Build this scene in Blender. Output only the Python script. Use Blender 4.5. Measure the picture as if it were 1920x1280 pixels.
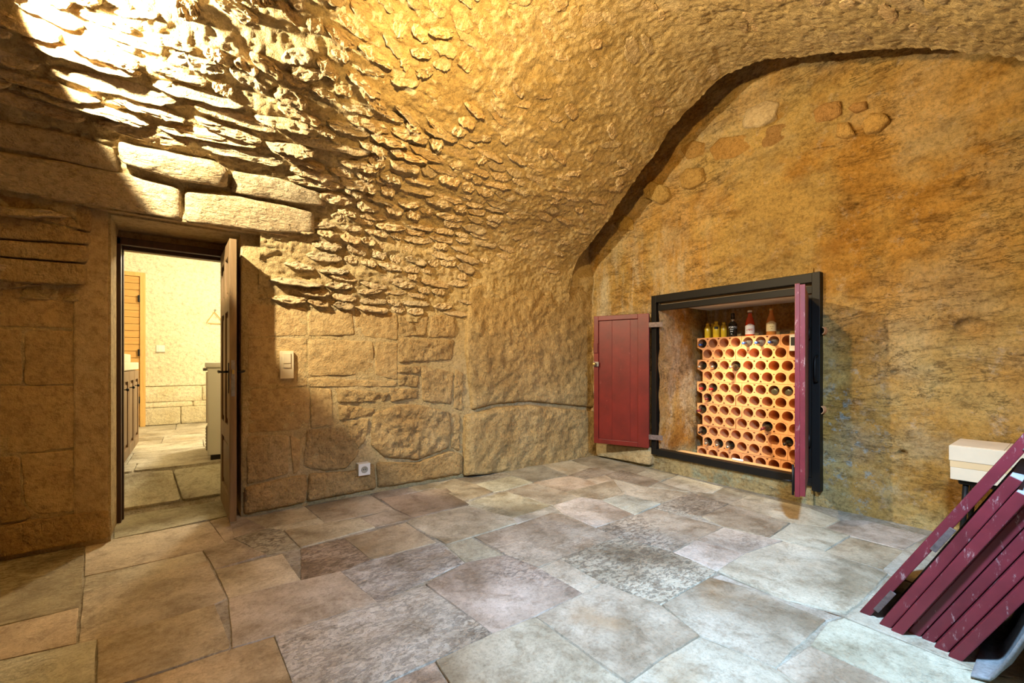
import bpy, bmesh, math, random
import numpy as np
from mathutils import Vector, Matrix

for o in list(bpy.data.objects):
    bpy.data.objects.remove(o)
SC = bpy.context.scene
COL = SC.collection

# ------------------------------------------------------------------ camera
F = 803.0; CX = 960.0; HY = 680.0; CAMH = 1.2
YAW = math.radians(36.7)
SN, CS = math.sin(YAW), math.cos(YAW)            # forward = (SN, CS), right = (CS, -SN)
cam_d = bpy.data.cameras.new('camera'); cam = bpy.data.objects.new('camera', cam_d); COL.objects.link(cam)
cam.location = (0, 0, CAMH); cam.rotation_euler = (math.pi/2, 0, -YAW)
cam_d.sensor_width = 36.0; cam_d.lens = F/1920*36.0; cam_d.shift_y = (HY-640)/1920; cam_d.clip_start = 0.02
SC.camera = cam

# ------------------------------------------------------------------ world, exposure, lamps
W = bpy.data.worlds.new('world'); SC.world = W; W.use_nodes = True
W.node_tree.nodes['Background'].inputs[0].default_value = (0, 0, 0, 1)
W.node_tree.nodes['Background'].inputs[1].default_value = 0.0
VS = SC.view_settings
VS.view_transform = 'Standard'; VS.look = 'None'; VS.exposure = -0.08; VS.gamma = 1.0; VS.use_curve_mapping = False

def lamp(name, kind, loc, energy, color, radius=0.05, aim=None, angle=None, blend=0.3, size=None):
    d = bpy.data.lights.new(name, kind); d.energy = energy; d.color = color
    if kind == 'AREA':
        d.shape = 'RECTANGLE'; d.size, d.size_y = size
    else:
        d.shadow_soft_size = radius
    if kind == 'SPOT':
        d.spot_size = math.radians(angle); d.spot_blend = blend
    o = bpy.data.objects.new(name, d); COL.objects.link(o); o.location = loc
    if aim is not None:
        o.rotation_euler = (Vector(aim)-Vector(loc)).to_track_quat('-Z', 'Y').to_euler()
    return o
lamp('vault_lamp_offscreen', 'SPOT', (-0.68, 2.80, 2.88), 640, (1.0, 0.84, 0.56), 0.03, aim=(0.22, 3.10, 3.18), angle=135, blend=0.10)
lamp('pendant_lamp_offscreen', 'SPOT', (0.90, 1.40, 2.94), 270, (1.0, 0.64, 0.22), 0.05, aim=(1.65, 1.60, 3.47), angle=178, blend=0.45)
lamp('cool_lamp_offscreen', 'SPOT', (1.35, 0.10, 2.40), 900, (0.42, 0.68, 1.0), 0.10, aim=(2.45, 1.20, 0.0), angle=112, blend=1.0)
lamp('niche_lamp', 'SPOT', (4.36, 2.26, 1.82), 200, (1.0, 0.78, 0.45), 0.03, aim=(4.93, 2.20, 0.50), angle=84, blend=1.0)      # behind the frame's rail; lights the rack as in the photograph
lamp('back_room_lamp_offscreen', 'POINT', (0.85, 6.3, 2.7), 230, (1.0, 0.90, 0.66), 0.12)

# ------------------------------------------------------------------ pixel helpers (tracing the walls and floor)
def ray(x, y):
    r = (x-CX)/F; u = (HY-y)/F
    return Vector((SN+CS*r, CS-SN*r, u))
def hit(x, y, p0, n):
    d = ray(x, y); o = Vector((0, 0, CAMH)); n = Vector(n)
    return o + d*((Vector(p0)-o).dot(n)/d.dot(n))
def on_floor(x, y, z=0.0): return hit(x, y, (0, 0, z), (0, 0, 1))
def project(p):
    p = Vector(p); dx, dy = p.x, p.y
    dep = SN*dx+CS*dy; rt = CS*dx-SN*dy
    if dep < 0.05: return None
    return CX+F*rt/dep, HY-F*(p.z-CAMH)/dep, dep
YL, XR = 3.93, 4.22

# ------------------------------------------------------------------ noise
def _hash(ix, iy, iz, seed):
    h = (ix.astype(np.int64)*374761393 + iy.astype(np.int64)*668265263 + iz.astype(np.int64)*2147483647 + seed*1274126177) & 0xFFFFFFFF
    h = ((h ^ (h >> 13))*1274126177) & 0xFFFFFFFF
    h = ((h ^ (h >> 15))*2246822519) & 0xFFFFFFFF
    return ((h ^ (h >> 16)) & 0xFFFF)/32767.5-1.0
def vnoise(P, seed=0):
    P = np.asarray(P, float); I = np.floor(P); f = P-I; f = f*f*f*(f*(f*6-15)+10); I = I.astype(np.int64)
    r = 0
    for dx in (0, 1):
        wx = f[..., 0] if dx else 1-f[..., 0]
        for dy in (0, 1):
            wy = f[..., 1] if dy else 1-f[..., 1]
            for dz in (0, 1):
                wz = f[..., 2] if dz else 1-f[..., 2]
                r = r+wx*wy*wz*_hash(I[..., 0]+dx, I[..., 1]+dy, I[..., 2]+dz, seed)
    return r
def fbm(P, octv=4, seed=0, gain=0.5):
    P = np.asarray(P, float); a = 1.0; s = 0; t = 0
    for k in range(octv):
        s = s+a*vnoise(P*(2.03**k)+k*17.3, seed+k); t += a; a *= gain
    return s/t
def ridged(P, octv=3, seed=0):
    P = np.asarray(P, float); a = 1.0; s = 0; t = 0
    for k in range(octv):
        s = s+a*(1-2*np.abs(vnoise(P*(2.1**k)+k*9.1, seed+k))); t += a; a *= 0.5
    return s/t

# ------------------------------------------------------------------ materials
MAT = {}
def nodes_of(name):
    m = bpy.data.materials.new(name); m.use_nodes = True; nt = m.node_tree
    MAT[name] = m
    return m, nt, nt.nodes['Principled BSDF']
def N(nt, t, **kw):
    n = nt.nodes.new(t)
    for k, v in kw.items():
        if hasattr(n, k): setattr(n, k, v)
        else: n.inputs[k].default_value = v
    return n
def ramp(nt, stops):
    r = nt.nodes.new('ShaderNodeValToRGB'); e = r.color_ramp.elements
    while len(e) < len(stops): e.new(0.5)
    for i, (p, c) in enumerate(stops):
        e[i].position = p; e[i].color = (c[0], c[1], c[2], 1)
    return r
def mixc(nt, a, b, fac, mode='MIX'):
    m = nt.nodes.new('ShaderNodeMix'); m.data_type = 'RGBA'; m.blend_type = mode; m.clamp_factor = True
    for s, v in ((m.inputs[6], a), (m.inputs[7], b)):
        if hasattr(v, 'is_output'): nt.links.new(v, s)
        else: s.default_value = (*v, 1)
    if hasattr(fac, 'is_output'): nt.links.new(fac, m.inputs[0])
    else: m.inputs[0].default_value = fac
    return m.outputs[2]
def pos_vec(nt, per_object=False, scale=(1, 1, 1), rot=(0, 0, 0)):
    g = N(nt, 'ShaderNodeNewGeometry'); v = g.outputs['Position']
    if per_object:
        oi = N(nt, 'ShaderNodeObjectInfo')
        mu = N(nt, 'ShaderNodeMath', operation='MULTIPLY'); nt.links.new(oi.outputs['Random'], mu.inputs[0]); mu.inputs[1].default_value = 37.0
        ad = N(nt, 'ShaderNodeVectorMath', operation='ADD'); nt.links.new(v, ad.inputs[0]); nt.links.new(mu.outputs[0], ad.inputs[1])
        v = ad.outputs[0]
    mp = N(nt, 'ShaderNodeMapping'); mp.inputs['Scale'].default_value = scale; mp.inputs['Rotation'].default_value = rot
    nt.links.new(v, mp.inputs['Vector'])
    return mp.outputs[0]
def noise(nt, vec, scale, detail=6, rough=0.6, dist=0.0):
    n = N(nt, 'ShaderNodeTexNoise'); n.inputs['Scale'].default_value = scale; n.inputs['Detail'].default_value = detail
    n.inputs['Roughness'].default_value = rough; n.inputs['Distortion'].default_value = dist
    nt.links.new(vec, n.inputs['Vector'])
    return n.outputs['Fac']
def bump(nt, bs, hs, dist=0.01):
    prev = None
    for h, st, d in hs:
        b = N(nt, 'ShaderNodeBump'); b.inputs['Strength'].default_value = st; b.inputs['Distance'].default_value = d
        nt.links.new(h, b.inputs['Height'])
        if prev: nt.links.new(prev, b.inputs['Normal'])
        prev = b.outputs[0]
    nt.links.new(prev, bs.inputs['Normal'])
def obj_tint(nt, col):
    oi = N(nt, 'ShaderNodeObjectInfo')
    return mixc(nt, col, oi.outputs['Color'], 1.0, 'MULTIPLY')

def stone_mat(name, c_dark, c_mid, c_light, sc=2.2, grain=(60, 0.5, 0.004), chisel=None, per_object=False, rough=0.9, tint=True, spots=None):
    m, nt, bs = nodes_of(name)
    v = pos_vec(nt, per_object)
    f1 = noise(nt, v, sc, 9, 0.65)
    r = ramp(nt, [(0.30, c_dark), (0.50, c_mid), (0.70, c_light)]); nt.links.new(f1, r.inputs[0])
    col = r.outputs[0]
    f2 = noise(nt, v, sc*14, 8, 0.8)
    r2 = ramp(nt, [(0.38, (0.58, 0.53, 0.46)), (0.50, (0.98, 0.96, 0.93)), (0.62, (1.14, 1.12, 1.08))]); nt.links.new(f2, r2.inputs[0])
    col = mixc(nt, col, r2.outputs[0], 0.75, 'MULTIPLY')
    if spots:
        f3 = noise(nt, v, spots[0], 5, 0.7); rr = ramp(nt, [(spots[1], (0, 0, 0)), (spots[1]+0.08, (1, 1, 1))]); nt.links.new(f3, rr.inputs[0])
        col = mixc(nt, col, spots[2], rr.outputs[0])
    if tint: col = obj_tint(nt, col)
    nt.links.new(col, bs.inputs['Base Color'])
    bs.inputs['Roughness'].default_value = rough; bs.inputs['Specular IOR Level'].default_value = 0.2
    hs = [(noise(nt, v, grain[0], 6, 0.65), min(1.0, grain[1]*1.4), grain[2]*2.6)]
    if chisel:
        vc = pos_vec(nt, False, chisel[0], chisel[1])
        hs.append((noise(nt, vc, chisel[2]*0.75, 5, 0.6, 0.6), chisel[3], chisel[4]*4.0))
    hs.append((noise(nt, v, 16, 6, 0.65), 0.8, 0.030))
    bump(nt, bs, hs)
    return m
stone_mat('mortar', (0.46, 0.34, 0.16), (0.58, 0.45, 0.23), (0.67, 0.54, 0.32), 2.4, (90, 0.7, 0.006), tint=False)
stone_mat('vault_stone', (0.50, 0.36, 0.19), (0.62, 0.48, 0.28), (0.70, 0.58, 0.38), 3.0, (45, 0.75, 0.008), tint=True)
stone_mat('ashlar', (0.42, 0.30, 0.15), (0.53, 0.40, 0.22), (0.60, 0.48, 0.28), 1.7, (110, 0.45, 0.003))
stone_mat('rough_stone', (0.42, 0.29, 0.14), (0.55, 0.41, 0.22), (0.64, 0.51, 0.31), 2.2, (45, 0.8, 0.010), chisel=((1, 1, 0.45), (0, 0.7, 0), 34, 0.7, 0.012))
stone_mat('tooled_stone', (0.52, 0.40, 0.23), (0.62, 0.50, 0.31), (0.68, 0.57, 0.38), 2.0, (70, 0.4, 0.003), chisel=((0.5, 1, 1.6), (0, 0.6, 0), 42, 0.9, 0.014))
stone_mat('plaster_rough', (0.44, 0.32, 0.17), (0.53, 0.40, 0.22), (0.58, 0.46, 0.27), 1.2, (80, 0.35, 0.003), tint=False)
stone_mat('joint_fill', (0.22, 0.18, 0.12), (0.36, 0.32, 0.25), (0.54, 0.51, 0.45), 3.0, (90, 0.5, 0.004), tint=False)
stone_mat('cream_plaster', (0.72, 0.64, 0.44), (0.80, 0.73, 0.54), (0.84, 0.78, 0.60), 1.5, (60, 0.25, 0.003), tint=False)
stone_mat('cream_stone', (0.66, 0.55, 0.33), (0.76, 0.68, 0.48), (0.84, 0.78, 0.62), 2.5, (60, 0.4, 0.004))

# flagstones: bare grey-beige limestone with pale worn skin and darker pitted patches
def flag_mat():
    m, nt, bs = nodes_of('flagstone')
    v = pos_vec(nt, True)
    f1 = noise(nt, v, 1.7, 9, 0.62, 0.3)
    r = ramp(nt, [(0.36, (0.27, 0.235, 0.185)), (0.47, (0.43, 0.40, 0.345)), (0.60, (0.58, 0.56, 0.51))]); nt.links.new(f1, r.inputs[0])
    vs = pos_vec(nt, True, (1, 1.7, 1), (0, 0, 0.3))
    f2 = noise(nt, vs, 26, 7, 0.72, 0.6)
    msk = noise(nt, v, 1.1, 3, 0.5)
    oi = N(nt, 'ShaderNodeObjectInfo')
    rm = ramp(nt, [(0.50, (0, 0, 0)), (0.66, (1, 1, 1))]); nt.links.new(msk, rm.inputs[0])
    mx = N(nt, 'ShaderNodeMath', operation='ADD'); nt.links.new(rm.outputs[0], mx.inputs[0])
    al = N(nt, 'ShaderNodeAttribute'); al.attribute_type = 'OBJECT'; al.attribute_name = 'pitted'; nt.links.new(al.outputs['Fac'], mx.inputs[1])
    r2 = ramp(nt, [(0.44, (1, 1, 1)), (0.50, (0, 0, 0))]); nt.links.new(f2, r2.inputs[0])
    pm = N(nt, 'ShaderNodeMath', operation='MULTIPLY', use_clamp=True); nt.links.new(r2.outputs[0], pm.inputs[0]); nt.links.new(mx.outputs[0], pm.inputs[1])
    pm2 = N(nt, 'ShaderNodeMath', operation='MULTIPLY'); nt.links.new(pm.outputs[0], pm2.inputs[0]); pm2.inputs[1].default_value = 0.62
    col = mixc(nt, r.outputs[0], (0.13, 0.105, 0.085), pm2.outputs[0])
    f4 = noise(nt, v, 60, 7, 0.82)
    r4 = ramp(nt, [(0.38, (0.70, 0.67, 0.63)), (0.50, (0.99, 0.99, 0.98)), (0.63, (1.12, 1.12, 1.11))]); nt.links.new(f4, r4.inputs[0])
    col = mixc(nt, col, r4.outputs[0], 0.8, 'MULTIPLY')
    f5 = noise(nt, v, 2.3, 4, 0.5)
    r5 = ramp(nt, [(0.60, (0, 0, 0)), (0.75, (0.55, 0.55, 0.55))]); nt.links.new(f5, r5.inputs[0])
    col = mixc(nt, col, (0.36, 0.25, 0.14), r5.outputs[0])
    f7 = noise(nt, v, 6.5, 12, 0.80, 0.5); r7 = ramp(nt, [(0.38, (0.56, 0.51, 0.45)), (0.51, (1.0, 1.0, 1.0)), (0.68, (1.14, 1.14, 1.14))]); nt.links.new(f7, r7.inputs[0])
    col = mixc(nt, col, r7.outputs[0], 0.75, 'MULTIPLY')
    col = obj_tint(nt, col)
    nt.links.new(col, bs.inputs['Base Color'])
    rr = ramp(nt, [(0.3, (0.42,)*3), (0.7, (0.75,)*3)]); nt.links.new(f1, rr.inputs[0]); nt.links.new(rr.outputs[0], bs.inputs['Roughness'])
    bs.inputs['Specular IOR Level'].default_value = 0.35
    inv = N(nt, 'ShaderNodeMath', operation='SUBTRACT'); inv.inputs[0].default_value = 1; nt.links.new(pm.outputs[0], inv.inputs[1])
    bump(nt, bs, [(f4, 0.5, 0.004), (inv.outputs[0], 0.6, 0.004), (noise(nt, v, 9, 6, 0.65), 0.6, 0.02)])
flag_mat()

# quarry-cut rock face of the end wall: ochre, with strata cracks, pale lime runs on one side and blue-grey mould flecks by the floor
def rock_mat():
    m, nt, bs = nodes_of('rock_face')
    v = pos_vec(nt)
    f1 = noise(nt, v, 0.9, 8, 0.6, 0.4)
    r = ramp(nt, [(0.34, (0.40, 0.20, 0.045)), (0.46, (0.60, 0.34, 0.08)), (0.56, (0.68, 0.43, 0.14)), (0.68, (0.74, 0.55, 0.28))]); nt.links.new(f1, r.inputs[0])
    col = r.outputs[0]
    sep = N(nt, 'ShaderNodeSeparateXYZ'); g = N(nt, 'ShaderNodeNewGeometry'); nt.links.new(g.outputs['Position'], sep.inputs[0])
    def mr(src, a, b):
        q = N(nt, 'ShaderNodeMapRange'); q.inputs['From Min'].default_value = a; q.inputs['From Max'].default_value = b; nt.links.new(src, q.inputs[0]); return q.outputs[0]
    def mul(a, b, add=False):
        q = N(nt, 'ShaderNodeMath', operation='ADD' if add else 'MULTIPLY', use_clamp=True); nt.links.new(a, q.inputs[0])
        if hasattr(b, 'is_output'): nt.links.new(b, q.inputs[1])
        else: q.inputs[1].default_value = b
        return q.outputs[0]
    # yellower beds in the rock, and lime runs next to the corner
    fy = noise(nt, v, 1.3, 5, 0.6); ry = ramp(nt, [(0.46, (0, 0, 0)), (0.60, (0.6, 0.6, 0.6))]); nt.links.new(fy, ry.inputs[0])
    col = mixc(nt, col, (0.64, 0.51, 0.21), ry.outputs[0])
    runs = noise(nt, pos_vec(nt, False, (1, 3.2, 0.55)), 2.0, 8, 0.7, 0.3)
    rr = ramp(nt, [(0.47, (0, 0, 0)), (0.62, (1, 1, 1))]); nt.links.new(runs, rr.inputs[0])
    lm = mul(mr(sep.outputs['Y'], 1.9, 2.9), mr(sep.outputs['Z'], 3.0, 2.2))
    col = mixc(nt, col, (0.80, 0.75, 0.58), mul(mul(rr.outputs[0], lm), 0.95))
    # pale worn flecks
    fk = noise(nt, v, 7, 12, 0.82); rk = ramp(nt, [(0.555, (0, 0, 0)), (0.64, (1, 1, 1))]); nt.links.new(fk, rk.inputs[0])
    col = mixc(nt, col, (0.66, 0.58, 0.46), mul(rk.outputs[0], 0.55))
    # pale yellow-grey flaking patches
    fw = noise(nt, v, 1.5, 6, 0.65); rw = ramp(nt, [(0.50, (0, 0, 0)), (0.62, (0.55, 0.55, 0.55))]); nt.links.new(fw, rw.inputs[0]); low = rw.outputs[0]
    fl = noise(nt, v, 2.6, 8, 0.7); rl = ramp(nt, [(0.38, (0.54, 0.46, 0.30)), (0.52, (0.60, 0.50, 0.28)), (0.66, (0.68, 0.56, 0.30))]); nt.links.new(fl, rl.inputs[0])
    col = mixc(nt, col, rl.outputs[0], low)
    # mould patch
    dy = N(nt, 'ShaderNodeVectorMath', operation='SUBTRACT'); nt.links.new(g.outputs['Position'], dy.inputs[0]); dy.inputs[1].default_value = (4.2, 1.14, 0.45)
    ds = N(nt, 'ShaderNodeVectorMath', operation='MULTIPLY'); nt.links.new(dy.outputs[0], ds.inputs[0]); ds.inputs[1].default_value = (0, 3.4, 1.15)
    dl = N(nt, 'ShaderNodeVectorMath', operation='LENGTH'); nt.links.new(ds.outputs[0], dl.inputs[0])
    mo = mr(dl.outputs['Value'], 1.15, 0.45)
    fm = noise(nt, v, 5, 8, 0.75); rm = ramp(nt, [(0.40, (0.42, 0.44, 0.38)), (0.55, (0.48, 0.51, 0.47)), (0.70, (0.64, 0.66, 0.64))]); nt.links.new(fm, rm.inputs[0])
    fn = noise(nt, v, 9.0, 8, 0.75); rn = ramp(nt, [(0.54, (0, 0, 0)), (0.60, (1, 1, 1))]); nt.links.new(fn, rn.inputs[0])
    col = mixc(nt, col, rm.outputs[0], mul(mul(mo, rn.outputs[0]), 0.9))
    # strip below the niche: greenish film
    bz = mul(mr(sep.outputs['Z'], 0.24, 0.14), mr(sep.outputs['Y'], 1.0, 1.4))
    fg = noise(nt, v, 6, 6, 0.7); rg = ramp(nt, [(0.36, (0.46, 0.40, 0.22)), (0.5, (0.52, 0.43, 0.22)), (0.64, (0.40, 0.48, 0.36))]); nt.links.new(fg, rg.inputs[0])
    col = mixc(nt, col, rg.outputs[0], mul(bz, 0.85))
    # strata cracks
    vc = pos_vec(nt, False, (1, 0.42, 1.7), (-0.30, 0, 0))
    cr = noise(nt, vc, 4.2, 9, 0.72, 0.5)
    rc = ramp(nt, [(0.485, (0, 0, 0)), (0.498, (1, 1, 1)), (0.511, (0, 0, 0))]); nt.links.new(cr, rc.inputs[0])
    fq = noise(nt, v, 1.6, 3, 0.5); rq = ramp(nt, [(0.45, (0, 0, 0)), (0.6, (0.8, 0.8, 0.8))]); nt.links.new(fq, rq.inputs[0])
    crm = mul(rc.outputs[0], rq.outputs[0])
    col = mixc(nt, col, (0.16, 0.10, 0.05), mul(crm, 0.8))
    f2 = noise(nt, v, 34, 9, 0.82); r2 = ramp(nt, [(0.38, (0.50, 0.45, 0.38)), (0.50, (0.98, 0.96, 0.93)), (0.62, (1.18, 1.15, 1.10))]); nt.links.new(f2, r2.inputs[0])
    col = mixc(nt, col, r2.outputs[0], 0.8, 'MULTIPLY')
    f6 = noise(nt, pos_vec(nt, False, (1, 0.6, 1.3), (-0.30, 0, 0)), 5.0, 12, 0.80, 0.3); r6 = ramp(nt, [(0.36, (0.50, 0.44, 0.38)), (0.50, (0.98, 0.96, 0.94)), (0.66, (1.18, 1.16, 1.12))]); nt.links.new(f6, r6.inputs[0])
    col = mixc(nt, col, r6.outputs[0], 0.8, 'MULTIPLY')
    nt.links.new(col, bs.inputs['Base Color'])
    bs.inputs['Roughness'].default_value = 0.92; bs.inputs['Specular IOR Level'].default_value = 0.15
    inv = N(nt, 'ShaderNodeMath', operation='SUBTRACT'); inv.inputs[0].default_value = 1; nt.links.new(crm, inv.inputs[1])
    bump(nt, bs, [(f2, 0.9, 0.014), (noise(nt, v, 13, 8, 0.72), 0.9, 0.05), (cr, 0.8, 0.05), (inv.outputs[0], 0.8, 0.012)])
rock_mat()

def plain(name, col, rough=0.5, metal=0.0, spec=0.5, var=0.0, sc=8, trans=0.0, bumpv=None, stretch=(1, 1, 1), ior=1.45):
    m, nt, bs = nodes_of(name)
    if var > 0:
        v = pos_vec(nt, True, stretch)
        f = noise(nt, v, sc, 6, 0.6)
        r = ramp(nt, [(0.3, [c*(1-var) for c in col]), (0.7, [min(1, c*(1+var)) for c in col])]); nt.links.new(f, r.inputs[0])
        nt.links.new(r.outputs[0], bs.inputs['Base Color'])
        if bumpv: bump(nt, bs, [(f, bumpv[0], bumpv[1])])
    else:
        bs.inputs['Base Color'].default_value = (*col, 1)
    bs.inputs['Roughness'].default_value = rough; bs.inputs['Metallic'].default_value = metal
    bs.inputs['Specular IOR Level'].default_value = spec
    bs.inputs['Transmission Weight'].default_value = trans; bs.inputs['IOR'].default_value = ior
    return m
plain('black_steel', (0.008, 0.007, 0.006), 0.5, 0.0, 0.25)
plain('dark_iron', (0.02, 0.018, 0.016), 0.45, 0.6)
plain('strap_iron', (0.16, 0.12, 0.11), 0.6, 0.4, var=0.35, sc=40)
plain('grey_steel', (0.28, 0.26, 0.24), 0.4, 0.8, var=0.3, sc=30)
plain('brass', (0.60, 0.42, 0.14), 0.35, 0.9)
plain('terracotta', (0.68, 0.33, 0.15), 0.85, 0, 0.2, var=0.16, sc=9, bumpv=(0.2, 0.003))
plain('white_plastic', (0.80, 0.78, 0.72), 0.35)
plain('switch_beige', (0.72, 0.62, 0.42), 0.4)
plain('white_enamel', (0.80, 0.79, 0.74), 0.3)
plain('grey_grille', (0.36, 0.34, 0.27), 0.5)
plain('worktop', (0.70, 0.62, 0.48), 0.35, var=0.1)
plain('white_board', (0.82, 0.78, 0.70), 0.6)
plain('dark_hole', (0.02, 0.02, 0.02), 0.8)
plain('dark_glass', (0.012, 0.014, 0.010), 0.06, 0, 0.7)
plain('green_glass', (0.05, 0.045, 0.03), 0.08, 0, 0.7)
plain('clear_glass', (0.90, 0.92, 0.90), 0.04, 0, 0.5, trans=0.9)
plain('blue_foil', (0.05, 0.12, 0.42), 0.25, 0.3)
plain('red_foil', (0.45, 0.03, 0.03), 0.25, 0.2)
plain('silver_foil', (0.6, 0.58, 0.55), 0.25, 0.8)
plain('black_foil', (0.02, 0.015, 0.015), 0.3)
plain('wine_foil', (0.16, 0.03, 0.035), 0.3)
plain('tomato', (0.62, 0.07, 0.02), 0.12, 0, 0.6)
plain('apricot', (0.55, 0.20, 0.04), 0.12, 0, 0.6)
plain('yellow_drink', (0.74, 0.50, 0.03), 0.15, 0, 0.6)
plain('paper_white', (0.85, 0.80, 0.72), 0.7)
plain('paper_cream', (0.80, 0.62, 0.30), 0.7)
plain('print_black', (0.02, 0.02, 0.02), 0.6)
plain('print_white', (0.85, 0.85, 0.82), 0.6)
plain('print_red', (0.5, 0.05, 0.03), 0.6)
plain('print_gold', (0.55, 0.33, 0.08), 0.5)
plain('cardboard', (0.66, 0.50, 0.32), 0.8, var=0.08, sc=6)
plain('cardboard_pale', (0.60, 0.50, 0.36), 0.75, var=0.06, sc=6)
plain('tape', (0.62, 0.44, 0.24), 0.25)
plain('rug_grey', (0.23, 0.235, 0.24), 0.95, 0, 0.1, var=0.25, sc=60, bumpv=(0.5, 0.003))
plain('lime_drip', (0.40, 0.39, 0.38), 0.9)

def red_paint(name, base, worn, amount):
    m, nt, bs = nodes_of(name)
    v = pos_vec(nt, True)
    f = noise(nt, v, 5, 6, 0.6); r = ramp(nt, [(0.3, [c*0.75 for c in base]), (0.7, [c*1.25 for c in base])]); nt.links.new(f, r.inputs[0])
    f2 = noise(nt, pos_vec(nt, True, (1, 1, 0.35)), 24, 8, 0.8); r2 = ramp(nt, [(0.60+amount, (0, 0, 0)), (0.68+amount, (1, 1, 1))]); nt.links.new(f2, r2.inputs[0])
    col = mixc(nt, r.outputs[0], worn, r2.outputs[0])
    nt.links.new(col, bs.inputs['Base Color']); bs.inputs['Roughness'].default_value = 0.42; bs.inputs['Specular IOR Level'].default_value = 0.4
    bump(nt, bs, [(noise(nt, pos_vec(nt, True, (1, 1, 0.15)), 60, 4, 0.6), 0.12, 0.003)])
red_paint('red_paint', (0.135, 0.010, 0.006), (0.40, 0.10, 0.08), 0.03)
red_paint('maroon_paint', (0.15, 0.018, 0.026), (0.40, 0.27, 0.26), -0.02)

def wood(name, c1, c2, stretch, sc=6, rough=0.5):
    m, nt, bs = nodes_of(name)
    v = pos_vec(nt, True, stretch)
    f = noise(nt, v, sc, 8, 0.65, 0.6); r = ramp(nt, [(0.3, c1), (0.7, c2)]); nt.links.new(f, r.inputs[0])
    nt.links.new(r.outputs[0], bs.inputs['Base Color']); bs.inputs['Roughness'].default_value = rough
    bump(nt, bs, [(f, 0.25, 0.003)])
wood('oak_door', (0.13, 0.080, 0.035), (0.26, 0.165, 0.080), (1, 1, 0.10), 22)
wood('oak_frame', (0.035, 0.016, 0.009), (0.075, 0.034, 0.018), (1, 1, 0.10), 22)
wood('cabinet_wood', (0.16, 0.095, 0.05), (0.30, 0.19, 0.11), (1, 1, 0.10), 18)
wood('pine', (0.50, 0.26, 0.07), (0.68, 0.40, 0.13), (0.12, 1, 1), 20)
wood('pine_frame', (0.58, 0.34, 0.10), (0.74, 0.47, 0.17), (1, 1, 0.10), 20)
wood('ledge_wood', (0.42, 0.27, 0.13), (0.60, 0.42, 0.22), (1, 0.1, 1), 20, 0.8)

# ------------------------------------------------------------------ object helpers
def link(o, parent=None):
    COL.objects.link(o)
    if parent is not None: o.parent = parent
    return o
def tag(o, label=None, cat=None, group=None, kind=None):
    if label: o['label'] = label
    if cat: o['category'] = cat
    if group: o['group'] = group
    if kind: o['kind'] = kind
    return o
def empty(name, loc=(0, 0, 0), rz=0.0):
    o = bpy.data.objects.new(name, None); o.location = loc; o.rotation_euler = (0, 0, rz); o.empty_display_size = 0.1
    return link(o)
def mesh_obj(name, verts, faces, mat, parent=None, smooth=False):
    me = bpy.data.meshes.new(name); me.from_pydata([tuple(v) for v in verts], [], faces); me.update()
    if mat: me.materials.append(MAT[mat])
    if smooth: me.polygons.foreach_set('use_smooth', [True]*len(me.polygons))
    return link(bpy.data.objects.new(name, me), parent)
def bm_obj(name, bm, mat, parent=None, smooth=False):
    me = bpy.data.meshes.new(name); bm.to_mesh(me); bm.free()
    me.materials.append(MAT[mat])
    if smooth: me.polygons.foreach_set('use_smooth', [True]*len(me.polygons))
    return link(bpy.data.objects.new(name, me), parent)
def add_box(bm, x0, x1, y0, y1, z0, z1, bev=0.0, mtx=None):
    r = bmesh.ops.create_cube(bm, size=1.0); vs = r['verts']
    for v in vs:
        v.co = Vector(((x0+x1)/2+v.co.x*(x1-x0), (y0+y1)/2+v.co.y*(y1-y0), (z0+z1)/2+v.co.z*(z1-z0)))
    if bev > 0:
        es = list({e for v in vs for e in v.link_edges})
        r2 = bmesh.ops.bevel(bm, geom=es, offset=bev, segments=2, profile=0.6, affect='EDGES')
        vs = list({v for f in r2['faces'] for v in f.verts} | {v for v in vs if v.is_valid})
    if mtx is not None:
        for v in vs: v.co = mtx @ v.co
    return vs
def box(name, b, mat, parent=None, bev=0.0, mtx=None):
    bm = bmesh.new(); add_box(bm, *b, bev=bev, mtx=mtx)
    return bm_obj(name, bm, mat, parent)
def lathe(name, prof, mat, parent=None, seg=20, mtx=None, smooth=True):
    vs, fs = [], []
    for (r, z) in prof:
        for k in range(seg):
            a = 2*math.pi*k/seg; vs.append(Vector((r*math.cos(a), r*math.sin(a), z)))
    for i in range(len(prof)-1):
        for k in range(seg):
            k2 = (k+1) % seg
            fs.append((i*seg+k, i*seg+k2, (i+1)*seg+k2, (i+1)*seg+k))
    fs.append(tuple(range(seg))[::-1]); n0 = (len(prof)-1)*seg; fs.append(tuple(range(n0, n0+seg)))
    if mtx is not None: vs = [mtx @ v for v in vs]
    return mesh_obj(name, vs, fs, mat, parent, smooth)
def tube(name, pts, rad, mat, parent=None, seg=8):
    pts = [Vector(p) for p in pts]; vs, fs = [], []
    for i, p in enumerate(pts):
        d = (pts[min(i+1, len(pts)-1)]-pts[max(i-1, 0)]).normalized()
        a = d.orthogonal().normalized() if i == 0 else (a-d*a.dot(d)).normalized()
        b = d.cross(a)
        for k in range(seg):
            t = 2*math.pi*k/seg; vs.append(p+a*rad*math.cos(t)+b*rad*math.sin(t))
    for i in range(len(pts)-1):
        for k in range(seg):
            k2 = (k+1) % seg; fs.append((i*seg+k, i*seg+k2, (i+1)*seg+k2, (i+1)*seg+k))
    fs.append(tuple(range(seg))[::-1]); n0 = (len(pts)-1)*seg; fs.append(tuple(range(n0, n0+seg)))
    return mesh_obj(name, vs, fs, mat, parent, True)
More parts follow.
